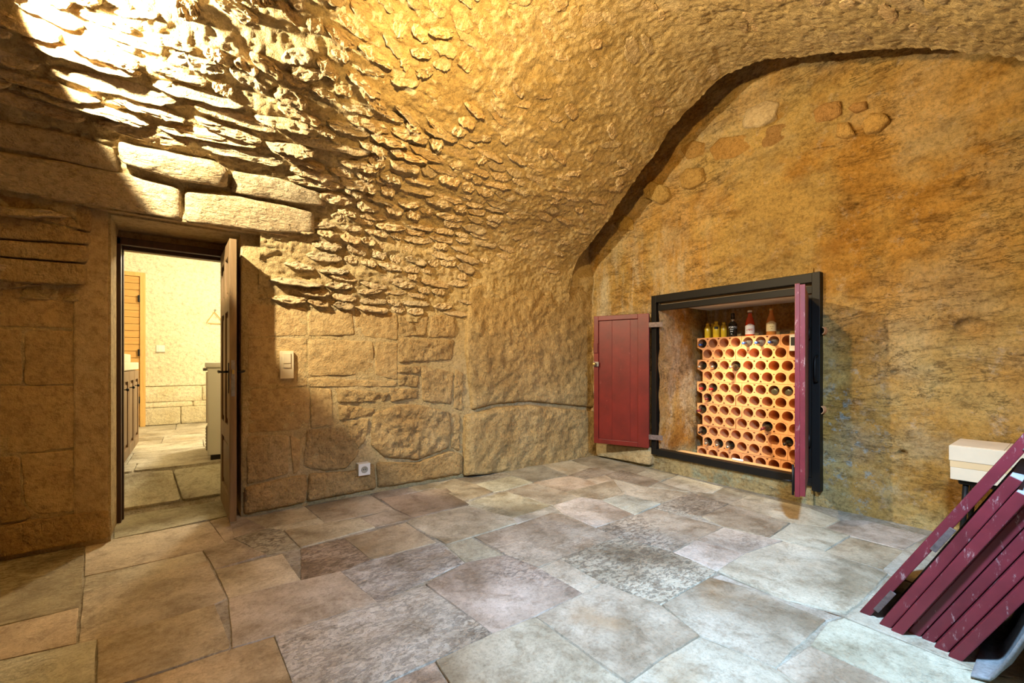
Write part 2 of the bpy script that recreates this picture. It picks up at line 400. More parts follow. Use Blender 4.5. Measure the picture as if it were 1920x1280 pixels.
def grid_obj(name, P, mat, parent=None, keep=None, flip=False, smooth=True):
    a, b, _ = P.shape; idx = np.arange(a*b).reshape(a, b)
    q = np.stack([idx[:-1, :-1], idx[1:, :-1], idx[1:, 1:], idx[:-1, 1:]], -1)
    q = q[keep] if keep is not None else q.reshape(-1, 4)
    if flip: q = q[:, ::-1]
    used = np.unique(q); rm = np.full(a*b, -1); rm[used] = np.arange(len(used)); q = rm[q]; V = P.reshape(-1, 3)[used]
    me = bpy.data.meshes.new(name); me.vertices.add(len(V)); me.vertices.foreach_set('co', V.ravel())
    me.loops.add(len(q)*4); me.loops.foreach_set('vertex_index', q.ravel().astype(np.int32))
    me.polygons.add(len(q)); me.polygons.foreach_set('loop_start', np.arange(0, len(q)*4, 4, dtype=np.int32))
    if smooth: me.polygons.foreach_set('use_smooth', np.ones(len(q), bool))
    me.update(calc_edges=True); me.materials.append(MAT[mat])
    return link(bpy.data.objects.new(name, me), parent)

# a stone from an outline: concentric rings with a rounded arris and a rough face
def stone_from_poly(name, pts, n, mat, parent, gap=0.008, proud=0.03, back=0.04, bulge=0.01, rough=0.01, nsc=9.0, rings=9, count=56, seed=0, arris=0.02, wobble=0.006, smooth=True, relax=True):
    n = Vector(n).normalized(); pts = [Vector(p) for p in pts]
    c = sum(pts, Vector())/len(pts)
    L = [(pts[(i+1) % len(pts)]-pts[i]).length for i in range(len(pts))]; T = sum(L)
    B = []
    for i in range(len(pts)):
        k = max(3, round(max(L[i]/0.028, count*L[i]/T)))
        for j in range(k): B.append(pts[i].lerp(pts[(i+1) % len(pts)], j/k))
    if relax: B = [(B[i-1]+B[i]*2+B[(i+1) % len(B)])/4 for i in range(len(B))]
    B = np.array(B); C = np.array(c); nn = np.array(n)
    d = C-B; dl = np.linalg.norm(d, axis=1, keepdims=True); B = B+d/dl*(gap+wobble*(fbm(B*14, 3, seed)[:, None]))
    R = float(dl.mean()); dl = np.linalg.norm(C-B, axis=1, keepdims=True)
    V = [B-nn*back]
    ins = [0.0, 0.35*arris, arris] + list(np.linspace(arris, R, rings+1)[1:-1])
    hs = [0.55, 0.88, 1.0]
    for k, s in enumerate(ins):
        t = np.minimum(s/R, 1.0)
        Q = B+(C-B)*t
        h = proud*(hs[k] if k < 3 else 1.0)+bulge*(1-(1-t)**2)
        h = h+rough*fbm(Q*nsc, 4, seed+5)*(0.35 if k == 0 else 1.0)
        V.append(Q+nn*(h if np.ndim(h) else np.full(len(Q), h))[:, None])
    cc = C+nn*(proud+bulge+rough*float(fbm(C[None]*nsc, 4, seed+5)[0]))
    m = len(B); verts = np.concatenate(V+[cc[None]]); faces = []
    # orientation
    area = sum(((Vector(B[i])-c).cross(Vector(B[(i+1) % m])-c)).dot(n) for i in range(m))
    ccw = area > 0
    for r in range(len(V)-1):
        for k in range(m):
            k2 = (k+1) % m; f = (r*m+k, r*m+k2, (r+1)*m+k2, (r+1)*m+k); faces.append(f if ccw else f[::-1])
    r = len(V)-1; ci = len(verts)-1
    for k in range(m):
        f = (r*m+k, r*m+(k+1) % m, ci); faces.append(f if ccw else f[::-1])
    return mesh_obj(name, verts, faces, mat, parent, smooth)

RNG = random.Random(11)
def tint(o, a=0.88, b=1.08, warm=0.04, rng=RNG):
    k = rng.uniform(a, b); w = rng.uniform(-warm, warm)
    o.color = (k*(1+w), k, k*(1-w*1.5), 1)

# ------------------------------------------------------------------ floor
def floor_grid(name, x0, x1, y0, y1, z, mat, step=0.2):
    xs = np.arange(x0, x1+1e-6, (x1-x0)/max(1, round((x1-x0)/step))); ys = np.arange(y0, y1+1e-6, (y1-y0)/max(1, round((y1-y0)/step)))
    X, Y = np.meshgrid(xs, ys, indexing='ij'); P = np.stack([X, Y, np.full_like(X, z)], -1)
    return grid_obj(name, P, mat)
floor = floor_grid('floor', -2.6, 5.4, -0.7, 4.46, -0.006, 'joint_fill'); tag(floor, kind='structure')
FLAGS = [  # pixel outlines of the flagstones, (r,g,b) tint, pitted amount
 ([(215,958),(414,925),(426,967),(213,1010)], (.80,.80,.74), .1),
 ([(159,1022),(219,1009),(393,977),(425,1020),(380,1032),(158,1080)], (1.05,1.0,.88), -.6),
 ([(393,977),(428,968),(440,1008),(425,1020)], (1.0,.97,.88), -.3),
 ([(158,1080),(380,1032),(390,1051),(155,1110)], (.92,.90,.84), -.3),
 ([(380,1032),(438,1012),(500,1040),(402,1068)], (.88,.82,.72), 0),
 ([(438,1008),(500,989),(525,991),(564,1028),(500,1040)], (.72,.66,.56), .4),
 ([(424,968),(447,964),(500,989),(438,1008)], (.85,.80,.70), -.2),
 ([(155,1110),(390,1051),(427,1121),(402,1133),(146,1210)], (1.0,.95,.82), -.3),
 ([(402,1068),(530,1038),(564,1087),(428,1121)], (1.05,.97,.80), -.6),
 ([(182,1199),(402,1134),(412,1155),(432,1205),(430,1217),(375,1236),(245,1279),(180,1300)], (.84,.72,.52), .2),
 ([(245,1280),(430,1217),(513,1192),(552,1285),(560,1320),(230,1330)], (1.05,.82,.55), -.4),
 ([(-80,1064),(158,1024),(155,1110),(148,1140),(-80,1192)], (.72,.64,.50), .2),
 ([(-80,1194),(148,1140),(144,1207),(-80,1256)], (.95,.86,.68), -.1),
 ([(-80,1257),(144,1208),(181,1200),(178,1320),(-80,1345)], (.90,.86,.76), -.5),
 ([(447,964),(562,941),(598,970),(500,989)], (.92,.84,.68), -.3),
 ([(500,989),(598,970),(612,980),(530,994)], (.92,.85,.70), -.4),
 ([(562,941),(684,921),(738,954),(610,980)], (.92,.84,.68), -.4),
 ([(531,994),(612,980),(676,971),(704,988),(563,1027)], (.95,.85,.66), -.3),
 ([(684,921),(756,908),(783,921),(714,935)], (1.0,.93,.76), -.5),
 ([(676,971),(738,954),(778,971),(704,988)], (.92,.82,.66), -.1),
 ([(714,935),(835,914),(880,946),(775,971),(738,954)], (.82,.68,.48), .1),
 ([(645,1008),(761,979),(818,1016),(696,1048)], (.78,.62,.46), .1),
 ([(563,1028),(645,1008),(696,1048),(640,1071),(564,1087)], (.76,.66,.54), .3),
 ([(761,979),(778,971),(875,948),(960,970),(970,980),(838,1021)], (1.1,.98,.78), -.5),
 ([(640,1071),(696,1048),(822,1017),(872,1054),(708,1129)], (1.0,.98,.96), .75),
 ([(835,1021),(885,1008),(945,1040),(872,1054)], (.92,.84,.74), .2),
 ([(428,1122),(564,1087),(640,1071),(708,1129),(513,1192),(435,1215)], (.92,.85,.74), -.2),
 ([(513,1192),(708,1129),(797,1097),(924,1188),(816,1238),(690,1295),(556,1310)], (1.0,.97,.93), .6),
 ([(797,1095),(872,1055),(948,1040),(1010,1064),(1092,1112),(1005,1155),(924,1188)], (1.04,.98,.93), -.1),
 ([(816,1239),(924,1188),(1004,1157),(1172,1282),(1210,1320),(870,1325)], (1.05,1.02,.98), -.5),
 ([(690,1297),(816,1240),(868,1322),(640,1360),(560,1325)], (.86,.72,.60), .1),
 ([(888,1006),(970,982),(1035,960),(1060,965),(1160,1006),(1052,1046),(1010,1063),(945,1038),(930,1028)], (.94,.82,.73), .25),
 ([(1008,1065),(1050,1046),(1130,1093),(1092,1112)], (1.1,1.07,1.0), -.7),
 ([(1050,1046),(1158,1007),(1265,1035),(1345,1072),(1240,1133),(1130,1093)], (.98,.95,.92), .95),
 ([(1005,1157),(1092,1112),(1132,1094),(1238,1134),(1313,1192),(1240,1236),(1178,1282)], (1.08,1.04,1.0), -.3),
 ([(1312,1193),(1453,1252),(1510,1285),(1545,1320),(1210,1320),(1176,1282),(1240,1236)], (1.05,1.03,1.0), -.4),
 ([(1240,1133),(1332,1082),(1400,1100),(1549,1162),(1455,1251),(1312,1191)], (1.0,.95,.90), -.6),
 ([(1345,1070),(1397,1038),(1468,1015),(1545,1034),(1665,1076),(1612,1132),(1585,1150),(1475,1126)], (1.25,1.24,1.22), -.9),
 ([(1332,1082),(1350,1076),(1475,1127),(1580,1155),(1550,1163),(1400,1100)], (1.1,1.08,1.05), -.5),
 ([(1262,1036),(1306,1012),(1397,1038),(1345,1070)], (1.2,1.19,1.17), -.9),
 ([(1306,1012),(1358,988),(1443,1008),(1468,1014),(1397,1038)], (1.0,.97,.94), -.2),
 ([(1118,988),(1226,953),(1356,987),(1262,1034),(1160,1006)], (.88,.78,.72), .1),
 ([(1316,968),(1367,945),(1482,980),(1443,1008),(1358,987)], (.92,.86,.80), .2),
 ([(1240,945),(1295,922),(1367,944),(1316,968),(1226,952)], (1.0,.92,.86), .3),
 ([(1295,922),(1331,927),(1357,914),(1407,929),(1367,945)], (1.05,1.0,.92), -.3),
 ([(1367,945),(1407,927),(1515,952),(1577,975),(1548,988),(1482,980)], (1.1,1.04,.94), -.6),
 ([(1233,906),(1272,890),(1357,913),(1331,927),(1295,922)], (1.15,1.05,.90), -.7),
 ([(1443,1008),(1485,980),(1548,989),(1594,1004),(1545,1034),(1468,1014)], (.98,.99,.99), -.1),
 ([(1548,989),(1577,975),(1620,975),(1740,1004),(1695,1030),(1594,1004)], (.98,1.0,1.02), -.3),
 ([(1545,1034),(1594,1006),(1695,1031),(1656,1067)], (1.0,.95,.88), -.2),
 ([(1656,1067),(1695,1031),(1740,1005),(1850,1037),(1764,1110),(1665,1076)], (.98,.98,.98), -.2),
 ([(1583,1155),(1614,1133),(1666,1078),(1764,1111),(1850,1039),(1960,1070),(1990,1280),(1852,1262)], (1.18,1.17,1.15), -.8),
 ([(1518,1208),(1552,1165),(1581,1157),(1850,1264),(1990,1285),(1990,1330),(1770,1325)], (1.02,1.0,.97), -.3),
 ([(1455,1252),(1518,1210),(1680,1283),(1765,1325),(1548,1322)], (1.02,.99,.95), -.2),
 ([(840,892),(935,882),(960,892),(890,907),(850,897)], (.92,.80,.60), 0),
 ([(935,881),(1012,870),(1065,891),(1000,904),(960,892)], (.66,.58,.42), 0),
 ([(1012,870),(1072,863),(1110,877),(1065,891)], (1.0,.85,.58), -.4),
 ([(1072,863),(1115,854),(1165,867),(1215,879),(1192,889),(1110,877)], (.66,.60,.42), 0),
 ([(1065,891),(1105,877),(1150,875),(1165,881),(1100,898)], (.72,.60,.42), 0),
 ([(1100,898),(1135,890),(1150,899),(1120,908)], (1.0,.82,.55), -.4),
 ([(1135,890),(1163,881),(1192,889),(1240,902),(1215,913),(1150,899)], (.74,.64,.48), 0),
 ([(1192,889),(1215,879),(1272,889),(1238,903)], (.88,.76,.58), 0),
 ([(1000,904),(1065,891),(1100,898),(1120,908),(1058,922)], (.96,.80,.55), 0),
 ([(890,907),(960,892),(1000,904),(945,919),(925,922)], (1.02,.88,.62), -.3),
 ([(870,942),(947,920),(1035,947),(960,971),(880,948)], (1.08,.95,.70), -.4),
 ([(947,920),(1000,905),(1058,922),(1090,932),(1037,947)], (.88,.74,.54), 0),
 ([(1058,922),(1120,908),(1150,899),(1170,927),(1127,937),(1090,932)], (1.05,.88,.66), -.3),
 ([(1150,899),(1215,912),(1295,923),(1240,944),(1170,927)], (1.1,.98,.84), -.5),
 ([(1215,912),(1236,903),(1295,922)], (1.0,.90,.76), -.3),
 ([(1037,947),(1090,932),(1127,937),(1190,965),(1118,988),(1055,962)], (1.08,.98,.88), -.5),
 ([(1127,937),(1170,927),(1240,944),(1190,965)], (.98,.92,.85), 0),
 ([(960,971),(1020,955),(1037,960),(968,982)], (1.0,.90,.76), 0),
 ([(756,908),(773,901),(840,891),(850,897),(815,913),(783,921)], (.95,.84,.64), -.3),
 ([(815,913),(850,897),(890,907),(925,922),(872,941)], (.86,.72,.50), 0),
]
TRACED = []
_c = [sum((on_floor(*p) for p in f[0]), Vector())/len(f[0]) for f in FLAGS]; _t = np.log(np.array([f[1] for f in FLAGS])); _g = _t.mean(0)
def own_tint(i):
    w = np.array([math.exp(-((_c[i]-c).length/0.7)**2) for c in _c]); m = (w[:, None]*_t).sum(0)/w.sum()
    return tuple(np.exp(_t[i]-m+_g))
for i, (pp, tc, pit) in enumerate(FLAGS):
    tc = own_tint(i)
    P = [on_floor(*p) for p in pp]; TRACED.append(P)
    hgt = RNG.uniform(-0.003, 0.004)
    P = [p+Vector((0, 0, hgt)) for p in P]
    far = P[0].length > 4.2
    s = stone_from_poly('flagstone', P, (0, 0, 1), 'flagstone', floor, gap=0.003, proud=0.0, back=0.05, bulge=0.001, rough=0.004, nsc=5, rings=7, count=40 if far else 64, seed=i, arris=0.008, wobble=0.004, relax=False)
    s.color = (*[c*(RNG.uniform(0.96, 1.04)) for c in tc], 1); s['pitted'] = float(pit)
# paving that carries on outside the frame
def pip(p, poly):
    r = False
    for i in range(len(poly)):
        a, b = poly[i], poly[i-1]
        if (a.y > p.y) != (b.y > p.y) and p.x < (b.x-a.x)*(p.y-a.y)/(b.y-a.y)+a.x: r = not r
    return r
yy = -0.44; row = 0
while yy < 3.9:
    h = [0.46, 0.55, 0.40, 0.50][row % 4]; xx = -2.5+0.23*(row % 3)
    while xx < 3.9:
        l = RNG.uniform(0.45, 0.75); q = [Vector((xx, yy, 0)), Vector((xx+l, yy, 0)), Vector((xx+l, min(yy+h, 3.9), 0)), Vector((xx, min(yy+h, 3.9), 0))]
        tst = [q[0].lerp(q[1], a/4).lerp(q[3].lerp(q[2], a/4), b/4) for a in range(5) for b in range(5)]
        if not any(pip(t, T) for t in tst for T in TRACED) and xx+l < 4.1:
            s = stone_from_poly('flagstone', q, (0, 0, 1), 'flagstone', floor, gap=0.006, proud=0.0, back=0.05, bulge=0.002, rough=0.004, nsc=5, rings=4, count=32, seed=300+row, arris=0.012)
            s.color = (.95, .88, .76, 1); s['pitted'] = 0.0
        xx += l
    yy += h; row += 1

# ------------------------------------------------------------------ vault
def catmull(pts, n):
    pts = [Vector((p[0], p[1], 0)) for p in pts]; P = [pts[0]*2-pts[1]]+pts+[pts[-1]*2-pts[-2]]
    out = []
    for i in range(1, len(P)-2):
        for k in range(40):
            t = k/40; a, b, c, d = P[i-1], P[i], P[i+1], P[i+2]
            out.append(0.5*((2*b)+(c-a)*t+(2*a-5*b+4*c-d)*t*t+(3*b-a-3*c+d)*t**3))
    out.append(pts[-1]); A = np.array([(o.x, o.y) for o in out])
    s = np.concatenate([[0], np.cumsum(np.linalg.norm(np.diff(A, axis=0), axis=1))])
    return A, s
VP_MAIN = [(3.925, 1.60), (3.90, 1.85), (3.83, 2.2), (3.69, 2.47), (3.45, 2.67), (3.16, 2.88), (2.84, 3.15), (2.5, 3.45), (2.2, 3.64), (1.85, 3.73), (1.45, 3.64), (1.08, 3.45), (.6, 3.20), (.25, 2.95), (-.1, 2.62), (-.37, 2.15), (-.5, 1.55)]
VA, VSs = catmull(VP_MAIN, 0); SL = VSs[-1]
def vpos(s):
    return np.stack([np.interp(s, VSs, VA[:, 0]), np.interp(s, VSs, VA[:, 1])], -1)
def vframe(s):
    p = vpos(np.asarray(s)); t = vpos(np.asarray(s)+0.01)-vpos(np.asarray(s)-0.01); t = t/np.linalg.norm(t, axis=-1, keepdims=True)
    nrm = np.stack([-t[..., 1], t[..., 0]], -1)         # X cross t
    return p, t, nrm
XE = 3.77                                                # where the barrel stops short of the end wall
def s_of_z(z):                                           # on the left haunch
    k = np.argmax(VA[:, 1]); return float(np.interp(z, VA[:k, 1], VSs[:k]))
xs = np.linspace(-2.6, XE, 560); ss = np.linspace(0, SL, 500)
X, S = np.meshgrid(xs, ss, indexing='ij')
p, t, nr = vframe(S)
P3 = np.stack([X, S, X*0], -1)
flatten = np.clip(np.clip((X-0.7)/1.8, 0, 1)*0.75+np.clip((S-2.0)/1.2, 0, 1)*0.35, 0, 0.9)
wx = P3+np.stack([fbm(P3*4, 2, 61)*0.06, fbm(P3*4+7, 2, 62)*0.04, X*0], -1)
cell = ridged(wx*np.array([5.5, 11, 1]), 2, 21)
d = 0.030*fbm(P3*np.array([2.2, 3.5, 1]), 4, 3)+0.030*(1-0.72*flatten)*fbm(wx*np.array([7, 14, 1]), 4, 9, 0.6)
d = d-0.026*(1-0.75*flatten)*np.clip(cell-0.15, 0, 1)+0.010*(1-0.5*flatten)*ridged(wx*np.array([16, 26, 1]), 2, 27)+0.008*fbm(P3*np.array([38, 46, 1]), 2, 33)
PV = np.stack([X, p[..., 0]+nr[..., 0]*d, p[..., 1]+nr[..., 1]*d], -1)
S22 = s_of_z(2.2)
xc = 0.5*(X[:-1, :-1]+X[1:, :-1]); sc = 0.5*(S[:-1, :-1]+S[:-1, 1:])
keep = ~((xc > -0.60) & (xc < 0.42) & (sc < S22))
ceiling = grid_obj('ceiling', PV, 'mortar', None, keep, flip=False); tag(ceiling, kind='structure')
# the barrel stops short of the end wall: its cut edge turns up into a dark gap
xs2 = np.linspace(0, 1, 26); ss2 = np.linspace(0, SL, 420)
U2, S2 = np.meshgrid(xs2, ss2, indexing='ij')
p2, t2, n2 = vframe(S2)
k_ = np.clip((S2-s_of_z(2.2))/0.5, 0, 1)*np.clip((SL-0.4-S2)/0.5, 0, 1)
k_ = k_*k_*(3-2*k_)
fi = U2[:1]*0
rise = np.clip(U2/0.45, 0, 1)*(0.42*k_+0.02); run = np.clip((U2-0.45)/0.55, 0, 1)
XX = XE-0.004+0.05*np.clip(U2/0.45, 0, 1)+run*(XR+0.14-XE-0.05)
q0 = np.stack([np.full_like(S2, XE), S2, S2*0], -1)
wx2 = q0+np.stack([fbm(q0*4, 2, 61)*0.06, fbm(q0*4+7, 2, 62)*0.04, S2*0], -1)
nz = 0.02*fbm(np.stack([XX*9, S2*9, U2*3], -1), 4, 41)*np.clip(U2*4, 0, 1)
YY = p2[..., 0]-n2[..., 0]*(rise+nz+0.012); ZZ = p2[..., 1]-n2[..., 1]*(rise+nz+0.012)
grid_obj('vault_edge', np.stack([XX, YY, ZZ], -1), 'mortar', ceiling)

# vault stones: a few rough shapes, laid in courses, scaled and turned
def rock_variant(k):
    nx, ny = 19, 11
    a = np.linspace(-1, 1, nx); b = np.linspace(-1, 1, ny); A, B = np.meshgrid(a, b, indexing='ij')
    A = np.sign(A)*np.abs(A)**0.8; B = np.sign(B)*np.abs(B)**0.8
    Q = np.stack([A*1.6, B*0.8, np.full_like(A, k*7.7)], -1)
    cr = 1-0.16*(A**2)*(B**2)
    U = 0.5*A*cr*(1-0.14*B**2)+0.09*fbm(Q*1.9+3, 4, k); V = 0.5*B*cr*(1-0.34*np.abs(A)**3)+0.20*fbm(Q*1.7+9, 4, k+50)
    edge = np.maximum(np.abs(A), np.abs(B))
    w = ((1-np.abs(A)**7)*(1-np.abs(B)**6))**0.5
    Wd = w*(0.70+0.55*fbm(Q*1.5, 4, k+90, 0.6)+0.20*ridged(Q*2.6, 3, k+130))-0.34*B*w
    out = edge > 0.999
    Wd[out] = -0.35
    P = np.stack([U, V, Wd], -1)
    # second border ring keeps the sides steep
    vs = P.reshape(-1, 3); idx = np.arange(nx*ny).reshape(nx, ny)
    fs = [(idx[i, j], idx[i+1, j], idx[i+1, j+1], idx[i, j+1]) for i in range(nx-1) for j in range(ny-1)]
    me = bpy.data.meshes.new('stone'); me.from_pydata([tuple(v) for v in vs], [], [tuple(int(q) for q in f) for f in fs]); me.update()
    me.materials.append(MAT['vault_stone']); me.polygons.foreach_set('use_smooth', [k % 4 == 0]*len(me.polygons))
    return me, vs, np.array(fs)
VARS = [rock_variant(k) for k in range(22)]
rng = random.Random(5)
items = []
s = s_of_z(1.66)
while s < SL-0.45:
    zc = float(vpos(np.array(s))[1]); haunch = s < s_of_z(3.0)
    h = rng.uniform(0.055, 0.10) if haunch else rng.uniform(0.06, 0.12)
    x = -2.4+rng.uniform(0, 0.3)
    while x < XE-0.1:
        left = x < 0.55 and s < s_of_z(2.85)
        l = rng.uniform(0.25, 0.6) if left else rng.uniform(0.10, 0.32) if haunch else rng.uniform(0.09, 0.26)
        hh = h*rng.uniform(0.75, 1.05); xm = x+l/2; sm = s+h/2+rng.uniform(-0.02, 0.02)
        ok = True
        if sm < S22+0.03 and -0.66-l/2 < xm < 0.46+l/2 and not (xm-l/2 > 0.42 or xm+l/2 < -0.60): ok = False
        if xm > 2.32 and sm < s_of_z(2.24): ok = False                 # dressed corner blocks stand there
        if -1.5 < xm < 0.66 and S22-0.02 < sm < s_of_z(2.62)-0.03: ok = False   # lintel course, traced below
        if xm+l/2 > XE-0.03: ok = False
        skip = (0.07 if haunch else 0.32)+0.30*min(1.0, max(0.0, (xm-1.6)/1.2))
        if rng.random() < skip: ok = False
        if ok:
            fl = min(1.0, max(0.0, (xm-0.7)/1.8)); ap = min(1.0, max(0.0, (s-2.0)/1.0))
            pr = rng.uniform(0.030, 0.080)*(1-0.66*fl)*(1-0.45*ap)
            if left: pr *= 1.1
            items.append((xm, sm, l*1.02, hh, pr, rng.randrange(22), rng.uniform(-0.12, 0.12) if haunch else rng.uniform(-0.55, 0.55), rng.choice((-1, 1))))
        x += l+rng.uniform(0.0, 0.03)
    s += h+rng.uniform(0.0, 0.012)
def stone_matrix(it):
    xm, sm, l, h, pr, k, rot, fx = it
    p, t, nr = vframe(np.array(sm))
    u = Vector((1, 0, 0)); v = Vector((0, t[0], t[1])); n = Vector((0, nr[0], nr[1]))
    R = Matrix.Rotation(rot, 3, n); u = R @ u; v = R @ v
    o = Vector((xm, p[0], p[1]))-n*(0.004+(0.006 if sm > 2.0 else 0.0))
    M = Matrix.Identity(4)
    for r in range(3):
        M[r][0] = u[r]*l; M[r][1] = v[r]*h; M[r][2] = n[r]*pr; M[r][3] = o[r]
    return M
sized = []
for it in items:
    M = stone_matrix(it); q = project(M.translation)
    area = 0.0
    if q and -60 < q[0] < 1980 and -60 < q[1] < 1340: area = it[2]*it[3]/q[2]**2
    sized.append((area, it, M))
sized.sort(key=lambda a: -a[0])
for n_, (area, it, M) in enumerate(sized[:280]):
    o = bpy.data.objects.new('stone', VARS[it[5]][0]); link(o, ceiling); o.matrix_local = M
    tint(o, 0.86, 1.12, 0.05, rng)
rv, rf, off = [], [], 0
for (area, it, M) in sized[280:]:
    V = VARS[it[5]][1]; A = np.array(M); rv.append(V @ A[:3, :3].T+A[:3, 3]); rf.append(VARS[it[5]][2]+off); off += len(V)
V = np.concatenate(rv); Fc = np.concatenate(rf)
me = bpy.data.meshes.new('small_stones'); me.from_pydata(V.tolist(), [], Fc.tolist()); me.update(); me.materials.append(MAT['vault_stone'])
me.polygons.foreach_set('use_smooth', [False]*len(me.polygons))
ss_o = link(bpy.data.objects.new('small_stones', me), ceiling); tag(ss_o, kind='stuff')

# lintel course and the big worked stones above the doorway (traced on the leaning haunch)
def haunch_plane(z):
    s = s_of_z(z); p, t, nr = vframe(np.array(s)); return (0, p[0], p[1]), (0, nr[0], nr[1])
def haunch_stone(px, zc, mat, proud, seed, rough=0.014, **kw):
    p0, n = haunch_plane(zc); P = [hit(x, y, p0, n) for x, y in px]
    s = stone_from_poly('stone', P, n, mat, ceiling, gap=0.004, proud=proud, back=0.09, bulge=0.012, rough=rough, nsc=8, rings=10, count=80, seed=seed, arris=0.03, **kw)
    tint(s, 0.95, 1.1, 0.02); return s
haunch_stone([(-150, 250), (0, 283), (120, 300), (258, 330), (340, 352), (343, 412), (172, 383), (0, 354), (-150, 330)], 2.33, 'tooled_stone', 0.05, 1)
haunch_stone([(346, 356), (430, 362), (540, 385), (588, 398), (590, 436), (500, 434), (346, 414)], 2.33, 'tooled_stone', 0.05, 2)
haunch_stone([(222, 262), (300, 275), (400, 300), (428, 318), (426, 346), (330, 330), (224, 296)], 2.52, 'tooled_stone', 0.07, 3)
haunch_stone([(436, 318), (520, 330), (600, 358), (612, 384), (560, 380), (432, 358)], 2.45, 'tooled_stone', 0.045, 4)
haunch_stone([(-150, 165), (0, 222), (120, 245), (215, 275), (226, 322), (110, 296), (-150, 240)], 2.50, 'rough_stone', 0.035, 5)

# ------------------------------------------------------------------ left wall with the doorway
def wall_panel(name, x0, x1, z0, z1, y, mat, amp, parent=None, step=0.025, seed=0):
    xs = np.linspace(x0, x1, max(2, round((x1-x0)/step))); zs = np.linspace(z0, z1, max(2, round((z1-z0)/step)))
    X, Z = np.meshgrid(xs, zs, indexing='ij'); P = np.stack([X, X*0, Z], -1)
    d = amp*(fbm(P*3, 4, seed)+0.5*fbm(P*14, 3, seed+4))
    return np.stack([X, np.full_like(X, y)-d, Z], -1)
P = wall_panel('wall', -2.6, 4.35, -0.02, 2.6, YL-0.002, 'mortar', 0.006, seed=2)
xc = 0.5*(P[:-1, :-1, 0]+P[1:, 1:, 0]); zc = 0.5*(P[:-1, :-1, 2]+P[1:, 1:, 2])
keep = ~((xc > -0.445) & (xc < 0.315) & (zc < 2.2))
wl = grid_obj('wall_left', P, 'mortar', None, keep, flip=False); tag(wl, kind='structure')
# reveals and soffit of the doorway (wall is half a metre thick)
def quad_grid(name, a, b, c, d, mat, parent, amp=0.006, n=24, seed=0):
    a, b, c, d = [np.array(q, float) for q in (a, b, c, d)]
    u = np.linspace(0, 1, n); U, V = np.meshgrid(u, u, indexing='ij'); U = U[..., None]; V = V[..., None]
    P = (a*(1-U)+b*U)*(1-V)+(d*(1-U)+c*U)*V
    nn = np.cross(b-a, d-a); nn /= np.linalg.norm(nn)
    P = P+nn*(amp*fbm(P*5, 4, seed))[..., None]
    return grid_obj(name, P, mat, parent)
box('reveal', (-0.62, -0.455, 3.915, 4.60, -0.02, 2.23), 'plaster_rough', wl, 0.012)
box('reveal', (0.30, 0.50, 3.935, 4.60, -0.02, 2.23), 'plaster_rough', wl, 0.012)
box('soffit', (-0.75, 0.62, 3.80, 4.45, 2.21, 2.34), 'plaster_rough', wl, 0.012)
box('back_panel', (-0.60, 0.50, 4.44, 4.60, 2.09, 2.4), 'plaster_rough', wl)
def wstone(px, mat='ashlar', proud=0.006, y=YL, seed=[0], bulge=0.002, rough=0.007, nsc=7, gap=0.002, arris=0.007, tr=(0.9, 1.06), wobble=0.006, tintc=None, rings=8, count=64):
    seed[0] += 1
    P = [hit(x, yy, (0, y, 0), (0, 1, 0)) for x, yy in px]
    s = stone_from_poly('stone', P, (0, -1, 0), mat, wl, gap=gap, proud=proud, back=0.06, bulge=bulge, rough=rough, nsc=nsc, rings=rings, count=count, seed=200+seed[0], arris=arris, wobble=wobble)
    tint(s, tr[0], tr[1], 0.04)
    if tintc:
        l_ = 0.93*RNG.uniform(0.94, 1.06)/tintc[1]; s.color = tuple(tintc[k]*l_*0.35+(0.98, 0.93, 0.81)[k]*0.65 for k in range(3))+(1,)
    return s
LT = (0.84, 0.80, 0.72)
for px in [[(-150, 530), (161, 537), (204, 539), (205, 616), (-150, 609)], [(45, 619), (206, 620), (206, 719), (45, 723)], [(-150, 613), (42, 618), (42, 722), (-150, 720)],
           [(-150, 724), (206, 722), (206, 831), (60, 848), (-150, 852)], [(40, 852), (206, 835), (206, 950), (70, 965), (45, 940)]]:
    wstone(px, tintc=(0.84, 0.79, 0.70))
wstone([(-150, 858), (37, 855), (42, 940), (62, 970), (-150, 1008)], 'rough_stone', 0.02, rough=0.012, tintc=(0.7, 0.62, 0.5))
wstone([(-150, 1012), (62, 973), (206, 954), (210, 1004), (0, 1042), (-150, 1070)], 'rough_stone', 0.035, rough=0.022, tintc=(0.62, 0.52, 0.38))
for px in [[(-150, 345), (0, 364), (172, 390), (170, 436), (0, 396), (-150, 372)], [(-150, 376), (0, 400), (170, 439), (167, 459), (0, 448), (-150, 436)],
           [(-150, 440), (0, 451), (167, 462), (164, 494), (0, 481), (-150, 473)], [(-150, 477), (0, 484), (164, 497), (161, 535), (0, 529), (-150, 524)]]:
    wstone(px, 'rough_stone', 0.03, y=3.885, rough=0.012, gap=0.002, tintc=(0.85, 0.79, 0.70))
